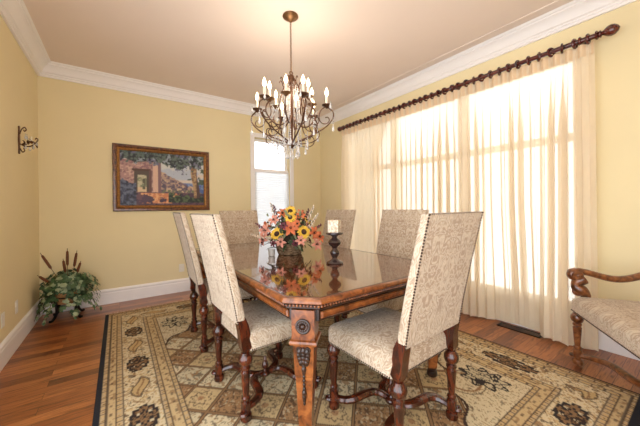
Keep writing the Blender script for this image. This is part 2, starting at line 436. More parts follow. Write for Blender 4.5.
C = np.empty(X.shape+(3,)); C[:] = cream
def put(mask, col, k=1.0): C[mask] = C[mask]*(1-k) + col*k
dl, dr, dn, df = X-RX0, RX1-X, Y-RY0, RY1-Y
e = np.minimum(np.minimum(dl,dr), np.minimum(dn,df))
vert = (np.minimum(dl,dr) <= np.minimum(dn,df))
S = np.where(vert, np.where(dl < dr, Y-1.91, (Y-.93)*.66), X-2.08)
n1 = vnoise(X*90, Y*90, 1); n2 = vnoise(X*60, Y*60, 2); n3 = vnoise(X*16, Y*16, 3); n4 = vnoise(X*55+9, Y*55, 4)
curl = np.abs(vnoise(X*40+3*n3, Y*40+3*n2, 5)-.5)
# field
fld = e > .455
p = (X+Y-.05)/.30; q = (Y-X-.13)/.30
ip = np.floor(p).astype(int); iq = np.floor(q).astype(int); fp = p-ip; fq = q-iq
kind = (ip + 2*iq) % 4
put(fld & (kind==1), tan); put(fld & (kind==3), gold, .8); put(fld & (kind==2), cream*.86)
cd = np.maximum(np.abs(fp-.5), np.abs(fq-.5)); rad = np.hypot(fp-.5, fq-.5)
put(fld & (kind%2==0) & (curl < .085), brown, .72)
put(fld & (kind%2==0) & (n4 > .74), tan, .8)
put(fld & (kind==1) & (curl < .08), brown, .7); put(fld & (kind==1) & (n1 > .78), cream, .6)
ang = np.arctan2(fq-.5, fp-.5)
lob = .26+.05*np.cos(8*ang)
put(fld & (kind==3) & (np.abs(rad-lob) < .025), brown, .75); put(fld & (kind==3) & (rad < .10), rust, .6)
put(fld & (kind==3) & (curl < .06), brown, .5)
put(fld & (cd > .465), tan*.75); put(fld & (np.abs(cd-.462) < .012), brown)
# corner spandrels of the field
fx0, fx1, fy0, fy1 = RX0+.455, RX1-.455, RY0+.455, RY1-.455
sx_ = np.minimum(X-fx0, fx1-X); sy_ = np.minimum(Y-fy0, fy1-Y); ss = sx_+sy_
sp = fld & (ss < .72 + .04*np.sin(14*(sx_-sy_)))
put(sp, cream*.97)
put(sp & (curl < .05), tan*.75, .7); put(sp & (n1 > .8), brown, .6)
put(fld & (np.abs(ss - .72 - .04*np.sin(14*(sx_-sy_))) < .012), brown)
rr_ = np.hypot(sx_-.30, sy_-.30); put(sp & (np.abs(rr_-.10) < .008), tan*.8); put(sp & (np.abs(rr_-.13) < .005), brown, .7)
# bold black cloud motif in each corner
mx_ = (sx_-.15)/.13; my_ = (sy_-.24)/.17; mr = np.hypot(mx_, my_); ma = np.arctan2(my_, mx_)
blob = mr < .85+.16*np.cos(9*ma)
put(sp & blob, cream*.8); put(sp & blob & ((curl < .13) | (np.abs(mr-.85-.16*np.cos(9*ma)) < .12)), black)
# border bands
def band(lo, hi): return (e >= lo) & (e < hi)
put(e < .455, cream)
for lo, hi in ((.03,.062),(.105,.142),(.340,.370),(.425,.455)):
    w = band(lo, hi); put(w, (tan+cream)*.5)
    sq = np.mod(S, .042)/.042
    put(w & (np.abs(sq-.5) < .28) & (np.abs(e-(lo+hi)/2) < (hi-lo)*.27), gold*1.05)
    put(w & (sq < .16), brown, .8)
    put(w & (np.abs(np.mod(S,.084)/.084-.25) < .05) & (np.abs(e-(lo+hi)/2) < .006), brown, .7)
    put(band(lo-.003, lo+.0045) | band(hi-.0045, hi+.003), brown, .85)
for lo, hi in ((.066,.101),(.374,.421)):
    w = band(lo, hi); put(w, gold*.75+cream*.25); put(w & (n2 > .66), tan*.8, .7)
    put(w & (np.abs(np.mod(S,.09)/.09-.5) < .14) & (np.abs(e-(lo+hi)/2) < .008), brown, .6)
mb = band(.147,.335); ec = e-.241
put(mb & (n1 > .66), gold, .8); put(mb & (curl < .06), tan*.8, .8); put(mb & (n2 > .80), brown, .7)
s7 = np.mod(S+.35, .70)-.35
stp = np.round(np.abs(s7)/.022)*.022; stc = np.round(np.abs(ec)/.016)*.016
med = (stp/.155 + stc/.085) < 1.15; med &= (np.abs(s7) < .125) & (np.abs(ec) < .072)
lev = stp/.155+stc/.085; put(mb & med, tan*.7); put(mb & med & (np.mod(lev,.42) < .13), black); put(mb & med & (lev > .98), black); put(mb & med & (np.abs(np.mod(lev,.42)-.24) < .04), cream*.85); put(mb & med & (curl < .07), brown*.7)
l7 = np.mod(S+.0, .70)-.35
leaf = (np.abs(l7)/.12)**1.4 + (np.abs(ec-.02*np.sin(l7*22))/.045)**1.4
put(mb & (leaf < 1), gold); put(mb & (np.abs(leaf-1) < .16), brown, .8); put(mb & (np.abs(ec-.02*np.sin(l7*22)) < .006) & (leaf < 1), tan*.8)
put(e < .03, tan*.9)
put((dl < .032) | (dn < .038), navy); put(dr < .012, navy); put(df < .012, tan)
zz = np.full_like(X, .0); 
mr_ = attr_mat('rug_pile', .95, 420, .30, .7)
rug = empty('area_rug', ((RX0+RX1)/2, (RY0+RY1)/2, 0), 0, 'large gold and cream oriental rug with diamond lattice and medallion border under the dining table', 'rug')
pile = color_grid('pile', mr_, X-rug.location.x, Y-rug.location.y, np.full_like(X,.011), C.clip(0,1), rug)
b = MB(); hx, hy = (RX1-RX0)/2, (RY1-RY0)/2; b.box(-hx, hx, -hy, hy, .0005, .0105); b.build('backing', simple('navy_binding', (22,22,34), .9), rug, smooth=False)
b = MB()
for i in range(230):
    x = -hx+.01+(2*hx-.02)*i/229; w = .004; dx = random.uniform(-.006,.006); Lf = random.uniform(.03,.045)
    b.add([(x-w,hy,.001),(x+w,hy,.001),(x+w*.6+dx,hy+Lf,.001),(x-w*.6+dx,hy+Lf,.001),(x-w,hy,.009),(x+w,hy,.009),(x+w*.6+dx,hy+Lf,.004),(x-w*.6+dx,hy+Lf,.004)],
          [(0,1,2,3),(4,7,6,5),(0,4,5,1),(1,5,6,2),(2,6,7,3),(3,7,4,0)])
fo = b.build('fringe', simple('ivory_fringe', (236,226,204), .9), rug, smooth=False); fo['label'] = 'ivory fringe along the far end'
RUGZ = .0115

# ------------------------------------------------------------------ dining chairs
def turned_leg(b, x, y, z0, ztop, s=1.0, n=14):
    h = ztop - z0
    prof = [(.020,0),(.031,.004),(.034,.02),(.031,.036),(.019,.044),(.019,.05),(.027,.054),(.027,.105),(.018,.112),(.024,.122),(.024,.130),(.017,.138),(.019,.16),(.024,.235),(.027,.275),(.019,.284),(.028,.292),(.028,.302),(.020,.309),(.033,.322),(.040,.342),(.038,.362),(.027,.378),(.022,.385)]
    k = h/.385
    b.lathe([(r*s, z0+z*k) for r, z in prof], (x,y,0), n)
def chair_parts(root, hw=.233, hd=.235, back_w=.245, seat_z=.395, dining=True, back_top=1.17, wd='cwood'):
    z0 = RUGZ
    # legs; rear legs carry on up as square raked posts into the backrest
    for sx in (-1,1):
        b = MB(); turned_leg(b, sx*hw, hd, z0, .395); b.build('leg', M[wd], root)
        b = MB(); turned_leg(b, sx*hw, -hd, z0, .392)
        w = .026; rr = []
        for z, yy, ww in ((.385,-hd,.012),(.42,-hd,w),(.50,-hd-.004,w),(.545,-hd-.012,w),(.60,-hd-.026,w*.7)):
            xc = sx*(hw-.012*smoothstep(.40,.50,z)); rr.append([(xc-ww,yy-ww*1.1,z),(xc+ww,yy-ww*1.1,z),(xc+ww,yy+ww*1.1,z),(xc-ww,yy+ww*1.1,z)])
        b.rings(rr); b.build('leg', M[wd], root, angle=35)
    # seat: domed cushion box
    b = MB(); nx, ny = 14, 12; rings = []
    def outline(inset, z, dome=0):
        x1, y1, y0 = hw+.028-inset, hd+.030-inset, -hd+.012+inset
        r = .03; pts = []
        for cx_, cy_, a0 in ((x1-r,y1-r,0),(-x1+r,y1-r,PI/2),(-x1+r,y0+r,PI),(x1-r,y0+r,1.5*PI)):
            for k in range(5):
                a = a0+PI/2*k/4; pts.append((cx_+r*math.cos(a), cy_+r*math.sin(a), z))
        return pts
    for ins, z in ((.012,seat_z-.002),(.0,seat_z+.004),(.0,seat_z+.075),(.004,seat_z+.092),(.016,seat_z+.106),(.045,seat_z+.119),(.10,seat_z+.129),(.16,seat_z+.133)):
        rings.append(outline(ins, z))
    b.rings(rings); seat = b.build('seat', M['damask'], root, angle=50)
    b = MB()
    def nails(b, p0, p1, step=.0125, r=.0048):
        p0 = Vector(p0); p1 = Vector(p1); n = int((p1-p0).length/step)
        for i in range(n+1): b.ball(p0.lerp(p1, i/n), r, 6, 4)
    x1, y1, y0 = hw+.028, hd+.030, -hd+.03
    zz = seat_z+.010
    nails(b,(-x1+.02,y1,zz),(x1-.02,y1,zz)); nails(b,(-x1,y0,zz),(-x1,y1-.02,zz)); nails(b,(x1,y0,zz),(x1,y1-.02,zz)); b.build('nailhead_trim', M['nail'], seat); b = MB(); nails(b,(-x1+.06,-hd+.012,zz),(x1-.06,-hd+.012,zz))
    t = b.build('nailhead_trim', M['nail'], seat)
    # backrest: raked upholstered slab
    b = MB(); zb, zt = .552, back_top
    yb_r, yt_r = -hd-.042, -hd-.172
    rings = []
    for k in range(11):
        f = k/10; z = zb+(zt-zb)*f; yr = yb_r+(yt_r-yb_r)*(f**1.15); th = .050-.012*f; w = back_w+.004*f
        puff = .010*math.sin(PI*f)
        if k == 0: w -= .004
        ring = []
        for (u, v) in ((-1,0),(-.5,0),(0,0),(.5,0),(1,0),(1,.15),(1,.85),(.96,1),(.5,1.0),(0,1.0),(-.5,1.0),(-.96,1),(-1,.85),(-1,.15)):
            y = yr + th*v + (puff*(1-u*u) if v >= 1 else 0) - (puff*.3*(1-u*u) if v == 0 else 0)
            ring.append((u*w, y, z))
        rings.append(ring)
    b.rings(rings); back = b.build('backrest', M['damask'], root, angle=50, bevel=.006)
    for sx in (-1,1):
        b = MB(); P = lambda f: Vector((sx*(back_w+.004*f-.007), yb_r+(yt_r-yb_r)*(f**1.15)-.001, zb+(zt-zb)*f))
        for k in range(46): b.ball(P((k+.5)/46), .0052, 6, 4)
        b.build('nailhead_trim', M['nail'], back)
    b = MB(); nails(b, (-back_w+.012, yt_r+.004, zt-.004),(back_w-.012, yt_r+.004, zt-.004), .016)
    b.build('nailhead_trim', M['nail'], back)
    # curved X stretcher with central finial
    b = MB(); c0 = Vector((0,0,.085))
    for sx in (-1,1):
        for sy in (-1,1):
            a = Vector((sx*hw, sy*hd, .078)); d = c0-a
            side = Vector((-d.y, d.x, 0)).normalized()*(sx*sy)
            pts = []
            for k in range(13):
                f = k/12; bow = .045*math.sin(2*PI*f)
                pts.append(a + d*f + side*bow + Vector((0,0,.018*math.sin(PI*f))))
            b.tube(pts, [.021+.006*math.sin(PI*k/12) for k in range(13)], 8, .8)
            # scroll at each foot
            b.torus(a - d.normalized()*.03 + Vector((0,0,-.012)), .016, .010, Matrix.Rotation(0,3,'Z'), 12, 6)
    b.ball(c0, .036, 12, 8, (1,1,.6))
    b.build('stretcher', M[wd], root)
    b = MB(); b.lathe([(.018,.10),(.010,.112),(.019,.122),(.024,.140),(.019,.158),(.009,.170),(.013,.178),(.008,.190),(.002,.202)], (0,0,0), 12)
    b.build('finial', M[wd], root)
CG = 'damask dining chairs around the table'
def dining(loc, rz, label, proto=None):
    if proto is None:
        r = empty('dining_chair', loc, rz, label, 'chair', CG); chair_parts(r)
    else:
        r = copy_tree(proto); r.location = loc; r.rotation_euler = (0,0,rz); r['label'] = label
    return r
ch = dining((1.272,1.10,0), math.radians(1.5), 'cream damask dining chair at the near end of the table, closest to the armchair')
dining((.80,1.785,0), -PI/2+math.radians(2), 'cream damask dining chair on the left side of the table, nearest the camera', ch)
dining((.815,2.71,0), -PI/2-math.radians(2), 'cream damask dining chair on the left side of the table, nearer the framed painting', ch)
dining((1.285,3.255,0), PI, 'cream damask dining chair at the far end, in front of the back window', ch)
dining((1.765,1.685,0), PI/2, 'cream damask dining chair at the curtain side, right of the candle', ch)
dining((1.735,2.565,0), PI/2, 'cream damask dining chair half hidden behind the candle, farther curtain side', ch)

# ------------------------------------------------------------------ armchair by the curtains
AW, AD = .44, .28
rz = math.radians(34)
ca, sa = math.cos(rz), math.sin(rz)
px_, py_ = 2.775, .612
ax_, ay_ = px_-(AW*ca-AD*sa), py_-(AW*sa+AD*ca)
arm = empty('armchair', (ax_,ay_,0), rz, 'carved wooden armchair with damask seat beside the curtains at the right edge', 'armchair')
chair_parts(arm, AW, AD, AW+.012, .40, back_top=1.12, wd='awood')
for sx in (-1,1):
    x = sx*AW
    b = MB()   # S-shaped arm support rising from the front leg
    b.tube(catmull([(x,AD-.005,.40),(x,AD-.03,.47),(x,AD-.055,.52),(x,AD-.03,.56),(x,AD+.005,.585),(x,AD+.0,.62),(x,AD-.045,.65)],5),
           [.034+.006*math.sin(i*.5) for i in range(31)], 10); b.torus((x,AD-.008,.555), .022, .016, Matrix.Rotation(PI/2,3,'Y'), 14, 8)
    b.build('arm_support', M['awood'], arm)
    b = MB()   # arm sweeping back, with rolled scroll at the front
    pts = catmull([(x,AD-.005,.645),(x,AD+.035,.662),(x,AD+.035,.692),(x,AD-.005,.705),(x,AD-.07,.695),(x,AD-.20,.662),(x,AD-.30,.672),(x,AD-.43,.725),(x,-AD-.05,.790)],5)
    b.tube(pts, [.028]*10+[.031]*(len(pts)-10), 10, .75)
    for sgn in (-1,1): b.ball((x+sgn*.022,AD+.0,.675), .017, 10, 6)
    b.lathe([(.030,-.034),(.033,-.028),(.033,.028),(.030,.034)], (x,AD+.0,.675), 16, Matrix.Rotation(PI/2,3,'Y'))
    b.build('armrest', M['awood'], arm)

# ------------------------------------------------------------------ dining table
TX, TY, HX, HY, CUT, TZ = 1.26, 2.185, .640, 1.133, .130, .78
table = empty('dining_table', (TX,TY,0), 0, 'polished walnut dining table with clipped corners and carved legs in the middle of the rug', 'table')
def octa(d, z):
    hx, hy, c = HX-d, HY-d, CUT-.586*d
    return [(hx-c,-hy,z),(hx,-hy+c,z),(hx,hy-c,z),(hx-c,hy,z),(-hx+c,hy,z),(-hx,hy-c,z),(-hx,-hy+c,z),(-hx+c,-hy,z)]
b = MB(); b.rings([octa(.022,TZ-.004),octa(.022,TZ)]); b.build('table_top', M['top'], table, smooth=False)
b = MB(); b.rings([octa(.0222,TZ-.003),octa(.0222,TZ+.0004),octa(.030,TZ+.0006),octa(.030,TZ-.003)], False, False); b.build('inlay_line', M['tdark'], table, smooth=False)
b = MB(); b.rings([octa(.055,TZ-.030),octa(.008,TZ-.030),octa(.0,TZ-.024),octa(.0,TZ-.014),octa(.006,TZ-.004),octa(.016,TZ-.0005),octa(.0225,TZ-.0005)], True, True); b.build('edge_molding', M['twood'], table, angle=20)
b = MB(); b.rings([octa(.075,TZ-.06),octa(.030,TZ-.06),octa(.024,TZ-.054),octa(.024,TZ-.046),octa(.022,TZ-.030),octa(.07,TZ-.030)]); b.build('cove_molding', M['tdark'], table, angle=20)
b = MB(); ring = [Vector(p) for p in octa(.016,TZ-.040)]
for i in range(8):
    p0, p1 = ring[i], ring[(i+1) % 8]; n = int((p1-p0).length/.017)
    for k in range(n): b.ball(p0.lerp(p1,(k+.5)/n), .0066, 6, 4)
b.build('bead_molding', M['twood'], table)
b = MB(); b.rings([octa(.060,.655),octa(.050,.660),octa(.050,TZ-.0605),octa(.058,TZ-.0605)], True, True); b.build('apron', M['tdark'], table, smooth=False)
# raised framed panels on the apron
def panel(b, p0, p1, nrm, z0, z1):
    p0 = Vector(p0); p1 = Vector(p1); nrm = Vector(nrm)
    d = (p1-p0).normalized(); rr = []
    for ins, out in ((0,.0),(0,.006),(.010,.010),(.016,.006),(.020,.006)):
        a, c = p0+d*ins+nrm*out, p1-d*ins+nrm*out; i2 = ins*.5
        rr.append([(a.x,a.y,z0+i2),(c.x,c.y,z0+i2),(c.x,c.y,z1-i2),(a.x,a.y,z1-i2)])
    b.rings(rr)
ai = .050
for (p0, p1, nr) in (((-HX+CUT+.03,-HY+ai),(HX-CUT-.03,-HY+ai),(0,-1)),((-HX+CUT+.03,HY-ai),(HX-CUT-.03,HY-ai),(0,1)),
                     ((-HX+ai,-HY+CUT+.03),(-HX+ai,-.01),(-1,0)),((-HX+ai,.01),(-HX+ai,HY-CUT-.03),(-1,0)),
                     ((HX-ai,-HY+CUT+.03),(HX-ai,-.01),(1,0)),((HX-ai,.01),(HX-ai,HY-CUT-.03),(1,0))):
    b = MB(); panel(b, (*p0,0), (*p1,0), (*nr,0), .671, .704); b.build('apron_panel', M['twood'], table, angle=20)
for sx in (-1,1):
    for sy in (-1,1):
        cx_, cy_ = sx*(HX-.118), sy*(HY-.118)
        az = math.atan2(sy, sx)
        R = Matrix.Translation((cx_,cy_,0)) @ Matrix.Rotation(az,4,'Z')
        def sq(w, z): return [R @ Vector(p) for p in ((w,-w,z),(w,w,z),(-w,w,z),(-w,-w,z))]
        b = MB(); b.rings([sq(.055,TZ-.062),sq(.055,.578),sq(.064,.573),sq(.066,.563),sq(.062,.553),sq(.052,.548),sq(.050,.54),sq(.044,.40),sq(.041,.395),sq(.028,.085),sq(.026,.075)])
        leg = b.build('leg', M['twood'], table, angle=20)
        b = MB(); b.lathe([(.012,RUGZ),(.032,RUGZ+.004),(.036,.03),(.032,.05),(.020,.058),(.030,.064),(.030,.072),(.022,.078)], (cx_,cy_,0), 16); b.build('bun_foot', M['tdark'], leg)
        Rf = Matrix.Rotation(az,3,'Z') @ Matrix.Rotation(PI/2,3,'Y')
        def on(u, v, out): return (R @ Vector((out, u, v)))
        b = MB()    # oval rosette
        b.torus(on(0,.642,.057), .030, .007, Rf, 24, 8); b.ball(on(0,.642,.057), .013, 10, 6)
        for k in range(12):
            a = 2*PI*k/12; b.ball(on(.020*math.cos(a), .642+.020*math.sin(a), .057), .0075, 6, 4)
        o = b.build('rosette', M['tdark'], leg)
        b = MB()    # acanthus drop
        for k, (w, z) in enumerate(((.030,.525),(.034,.510),(.030,.492),(.022,.474))):
            for s2 in (-1,0,1): b.ball(on(s2*w*.62, z-.004*abs(s2), .050-.001*k), .0125, 8, 6, (1,1,1.5))
        for s2 in (-1,1): b.torus(on(s2*.020,.530,.051), .011, .005, Rf, 14, 6)
        for z, r_ in ((.452,.011),(.436,.014),(.418,.010),(.400,.009),(.380,.008),(.360,.008),(.340,.009),(.322,.013),(.304,.012),(.288,.009),(.272,.007)):
            b.ball(on(0,z,.0435-(.42-z)*.02), r_, 8, 6, (.9,.9,1.5))
        b.build('carving', M['tdark'], leg)

# ------------------------------------------------------------------ things on the table
cs = empty('candle_holder', (1.312,1.66,TZ), 0, 'turned dark wood candle holder on the dining table', 'candle holder')
b = MB(); b.lathe([(r_,z_*1.17) for r_,z_ in [(.062,.0005),(.064,.006),(.060,.012),(.040,.020),(.024,.028),(.019,.038),(.026,.050),(.034,.064),(.034,.076),(.022,.090),(.017,.098),(.024,.108),(.044,.124),(.048,.136),(.040,.150),(.022,.162),(.018,.170),(.030,.180),(.060,.186),(.064,.190),(.064,.197),(.030,.198)]], (0,0,0), 28)
b.build('turned_stem', simple('espresso_wood', (50,30,26), .25, coat=.5, var=.2), cs)
b = MB()
for k in range(6):
    a = 2*PI*k/6; b.ball((.062*math.cos(a),.062*math.sin(a),.2265), .004, 6, 4)
b.build('rim_beads', M['tdark'], cs)
cn = empty('pillar_candle', (1.312,1.66,TZ+.2320), math.radians(35), 'square speckled ivory pillar candle standing on the dark holder', 'candle')
mw, nt, pb = new_mat('speckled_wax')
tc = N(nt,'ShaderNodeTexCoord'); vo = N(nt,'ShaderNodeTexNoise'); vo.inputs['Scale'].default_value = 70; vo.inputs['Detail'].default_value = 3; nt.links.new(tc.outputs['Object'], vo.inputs['Vector'])
r = ramp(nt, [(.38,lin((192,166,134))),(.5,lin((228,212,186))),(.62,lin((240,230,210)))]); nt.links.new(vo.outputs['Fac'], r.inputs['Fac']); nt.links.new(r.outputs['Color'], pb.inputs['Base Color']); pb.inputs['Roughness'].default_value = .55
pb.inputs['Subsurface Weight'].default_value = .15
b = MB(); w = .040; rr = []
for ww, z in ((w-.003,0),(w,.004),(w,.088),(w-.004,.093),(.024,.091),(.012,.086)):
    rr.append([(sx*ww,sy*ww,z) for sx, sy in ((-1,-1),(1,-1),(1,1),(-1,1))])
b.rings(rr); b.build('wax_block', mw, cn, smooth=False, bevel=.003)
b = MB(); b.tube([(0,0,.085),(.001,0,.094),(.003,0,.101)], .0014, 6); b.build('wick', M['iron'], cn)

fl = empty('flower_arrangement', (1.268,2.26,TZ), 0, 'basket of autumn sunflowers and lilies in the centre of the table', 'flower arrangement')
mbk, nt, pb = new_mat('woven_bark')
tc = N(nt,'ShaderNodeTexCoord'); mp = N(nt,'ShaderNodeMapping'); mp.inputs['Scale'].default_value = (40,40,110); nt.links.new(tc.outputs['Object'], mp.inputs[0])
wv = N(nt,'ShaderNodeTexNoise'); wv.inputs['Scale'].default_value = 1; nt.links.new(mp.outputs[0], wv.inputs['Vector'])
r = ramp(nt, [(.3,lin((66,48,34))),(.5,lin((124,98,72))),(.7,lin((164,138,106)))]); nt.links.new(wv.outputs['Fac'], r.inputs['Fac']); nt.links.new(r.outputs['Color'], pb.inputs['Base Color']); pb.inputs['Roughness'].default_value = .85
bpn = N(nt,'ShaderNodeBump'); bpn.inputs['Distance'].default_value = .006; nt.links.new(wv.outputs['Fac'], bpn.inputs['Height']); nt.links.new(bpn.outputs['Normal'], pb.inputs['Normal'])
b = MB(); rr = []
for r_, z in ((.085,.0005),(.098,.004),(.112,.04),(.118,.075),(.122,.095),(.118,.100),(.108,.096),(.10,.05)):
    rr.append([(r_*1.1*math.cos(2*PI*j/32), r_*.9*math.sin(2*PI*j/32), z) for j in range(32)])
b.rings(rr); b.build('basket', mbk, fl)
FC = {'yellow':simple('yellow_petal',(236,188,62),.6,var=.25,scale=30),'orange':simple('orange_petal',(214,116,72),.6,var=.25,scale=30),'pink':simple('coral_petal',(226,156,136),.6,var=.25,scale=30),
      'plum':simple('plum_petal',(112,52,66),.7,var=.3,scale=40),'cream':simple('pale_petal',(232,212,190),.65,var=.15,scale=40),'seed':simple('seed_head',(62,36,22),.8,var=.4,scale=120)}
MG = simple('silk_leaf_green',(58,74,46),.6,var=.4,scale=25); MG2 = simple('sage_leaf',(120,124,92),.6,var=.3,scale=25)
def frame(d):
    d = Vector(d).normalized(); u = d.cross(Vector((0,0,1)))
    if u.length < .01: u = Vector((1,0,0))
    u.normalize(); return u, d.cross(u)*-1, d
def petal(b, c, d, ang, ln, wd, lift, curl=.0):
    """a cupped petal growing from c; d = facing direction"""
    u, v, d = frame(d); r = u*math.cos(ang)+v*math.sin(ang); t = d.cross(r)
    P = []
    for i, (f, w) in enumerate(((0,.35),(.3,.85),(.6,1),(.85,.6),(1,.06))):
        p = Vector(c)+r*ln*f+d*(lift*ln*f - curl*ln*f*f*f)
        P.append([p-t*wd*w+d*wd*.25*w, p, p+t*wd*w+d*wd*.25*w])
    b.grid(P)
def sunflower(c, d, R, name='sunflower'):
    b = MB()
    for k in range(16): petal(b, c, d, 2*PI*k/16+random.uniform(-.08,.08), R*random.uniform(.9,1.05), R*.20, .25, .2)
    o = b.build(name, FC['yellow'], fl)
    s = MB(); Mx = Vector(d).normalized().to_track_quat('Z','Y').to_matrix(); s.ball(Vector(c)+Vector(d).normalized()*.006, R*.40, 12, 6, (1,1,.45), Mx); s.build('seed_head', FC['seed'], o)
def lily(c, d, R, col, name='lily'):
    b = MB()
    for k in range(6): petal(b, c, d, 2*PI*k/6+.1*(k%2)+random.uniform(-.12,.12), R*random.uniform(.9,1.15), R*.25, .75, .55)
    o = b.build(name, FC[col], fl)
    s = MB(); u,v,dd = frame(d)
    for k in range(5):
        a = 2*PI*k/5; s.tube([Vector(c), Vector(c)+dd*R*.5+(u*math.cos(a)+v*math.sin(a))*R*.15], .0018, 5); s.ball(Vector(c)+dd*R*.5+(u*math.cos(a)+v*math.sin(a))*R*.15, .004, 6, 4)
    s.build('stamen', FC['seed'], o)
def spike(base_, tip, col, name='flower_spike'):
    b = MB(); p0, p1 = Vector(base_), Vector(tip)
    s = MB(); s.tube([p0,p0.lerp(p1,.5)+Vector((0,0,.004)),p1], .003, 6)
    for k in range(26):
        f = .35+.65*k/25; a = k*2.4; q = p0.lerp(p1,f); r_ = .020*(1.1-f)+.006
        b.ball(q+Vector((math.cos(a)*r_,math.sin(a)*r_,0)), .0095*(1.25-f*.6), 6, 4, (1,1,1.3))
    o = b.build(name, FC[col], fl); s.build('stem', MG, o)
toC = Vector((-.45,-.89,.0))        # towards the front of the table
side = Vector((.82,-.57,0))
def fp(u, w, z): return side*u*1.36+toC*w*1.2+Vector((0,0,.06+(z-.06)*1.28))
for u, w, z, R in ((-.085,.11,.165,.058),(.085,.10,.175,.062),(.005,.02,.315,.052),(.0,.10,.275,.048),(-.02,-.12,.22,.05),(.12,-.08,.24,.05)):
    sunflower(fp(u,w,z), toC*(1 if w>0 else -1)*.8+side*u*4+Vector((0,0,.35)), R*1.08)
for u, w, z, R, col in ((.0,.12,.20,.07,'orange'),(-.155,.07,.185,.065,'pink'),(.15,.07,.165,.065,'orange'),(.02,.09,.245,.06,'orange'),(-.17,.05,.12,.06,'pink'),(.165,.06,.085,.062,'pink'),(.19,.0,.13,.06,'orange'),
                        (-.10,.05,.255,.055,'pink'),(-.15,-.06,.2,.06,'orange'),(.1,-.12,.18,.06,'pink'),(.0,-.14,.16,.06,'orange'),(-.045,.05,.30,.05,'orange'),(.07,.03,.29,.05,'orange'),(.06,.13,.12,.05,'pink'),(-.06,.13,.11,.05,'pink')):
    lily(fp(u,w,z), toC*.8*(1 if w>=0 else -1)+side*u*4+Vector((0,0,.3)), R, col)
for u, w, z, col in ((-.105,.0,.36,'plum'),(-.06,.03,.33,'plum'),(.13,.0,.33,'plum'),(.165,.0,.355,'cream'),(-.22,.03,.235,'plum'),(.215,-.02,.22,'plum'),(-.125,-.03,.375,'cream'),(.19,.03,.30,'cream'),(-.25,.06,.16,'cream'),(.02,-.05,.35,'plum')):
    spike(fp(u*.35,w*.4,.10), fp(u,w,z), col)
b = MB()
for k in range(110):
    a = random.uniform(0,2*PI); z = random.uniform(.07,.38); rr_ = random.uniform(.10,.25)*(1.05-abs(z-.18)*1.6)
    c = Vector((rr_*1.1*math.cos(a), rr_*math.sin(a), z)); d = Vector((math.cos(a)*.7, math.sin(a)*.7, random.uniform(.3,1)))
    petal(b, c*.6+Vector((0,0,z*.4)), d, random.uniform(0,6.28), random.uniform(.05,.085), random.uniform(.012,.018), .35, .4)
for u, z in ((-.2,.10),(-.17,.07),(-.12,.09),(.1,.08),(.0,.085),(.14,.10),(-.05,.08),(.05,.09)):
    petal(b, fp(u*.5,.10,z), Vector((0,0,1)), math.atan2(1,-u*6)+PI, .10, .024, .1, .3)
b.build('foliage', MG, fl)
b = MB()
for k in range(56):
    a = random.uniform(0,2*PI); z = random.uniform(.08,.36); rr_ = random.uniform(.12,.25)
    petal(b, (rr_*math.cos(a)*.8, rr_*math.sin(a)*.8, z), (math.cos(a),math.sin(a),.6), random.uniform(0,6.28), .06, .012, .5, .3)
b.build('sage_foliage', MG2, fl)
for k in range(26):
    a = random.uniform(0,2*PI); z = random.uniform(.10,.34); q = .22*(1.08-abs(z-.17)*2.2)*random.uniform(.75,1.05)
    lily(Vector((q*1.1*math.cos(a), q*.95*math.sin(a), z)), (math.cos(a),math.sin(a),.35), random.uniform(.028,.042), random.choice(('plum','cream','pink','yellow','plum','orange')), 'small_bloom')
# dark filler heart of the bouquet
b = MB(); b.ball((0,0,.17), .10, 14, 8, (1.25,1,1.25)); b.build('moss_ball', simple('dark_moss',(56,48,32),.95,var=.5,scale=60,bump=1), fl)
# small clear glass votive left of the basket
vt = empty('glass_votive', tuple(Vector((1.268,2.26,TZ))+side*-.165+toC*.10), 0, 'small clear glass votive cup at the left foot of the flower basket', 'votive cup')
b = MB(); b.lathe([(.018,.0005),(.026,.002),(.030,.02),(.026,.035),(.032,.06),(.030,.060),(.024,.035),(.027,.02),(.012,.010)], (0,0,0), 18); b.build('cup', M['crystal'], vt)
b = MB(); b.lathe([(.020,.012),(.021,.014),(.021,.026),(.004,.027)], (0,0,0), 14); b.build('tealight', M['candle'], vt)

# ------------------------------------------------------------------ framed painting
pic = empty('framed_painting', (.539,YB-.001,1.62), 0, 'landscape painting in a brown gilt frame on the back wall', 'painting')
PW, PH = .5975, .4425
def rect(w, h, y): return [(-w,y,-h),(w,y,-h),(w,y,h),(-w,y,h)]
mf = wood('burl_frame', (52,24,12), (104,58,28), (140,88,44), .35, (6,6,6), 6, .4)
b = MB(); prof = [(0,0),(0,-.022),(.010,-.034),(.030,-.036),(.048,-.026)]
b.rings([rect(PW-i, PH-i, y) for i, y in prof]+[rect(PW-.048, PH-.048, -.004)], True, True); b.build('outer_frame', mf, pic, angle=20)
b = MB(); b.rings([rect(PW-i, PH-i, y) for i, y in ((.0485,-.006),(.0485,-.029),(.056,-.034),(.066,-.030),(.078,-.018),(.080,-.006))], True, True)
b.build('inner_frame', simple('antique_gilt', (158,110,56), .4, .5, .35, 40), pic, angle=20)
b = MB()
for i in range(2):
    pass
nu, nv = 220, 150; uu, vv = np.meshgrid(np.linspace(0,1,nu), np.linspace(0,1,nv), indexing='ij')   # v up
A = np.empty((nu,nv,3))
def pt(mask, c, k=1.0):
    cc = L3(c); A[mask] = A[mask]*(1-k)+cc*k
def fbm(sx, sy, sd): return .5*vnoise(uu*sx,vv*sy,sd)+.3*vnoise(uu*sx*2.1+5,vv*sy*2.1,sd+1)+.2*vnoise(uu*sx*4.3,vv*sy*4.3+3,sd+2)
nA = fbm(18,13,21); nB = fbm(40,28,31); nC = fbm(7,5,41)
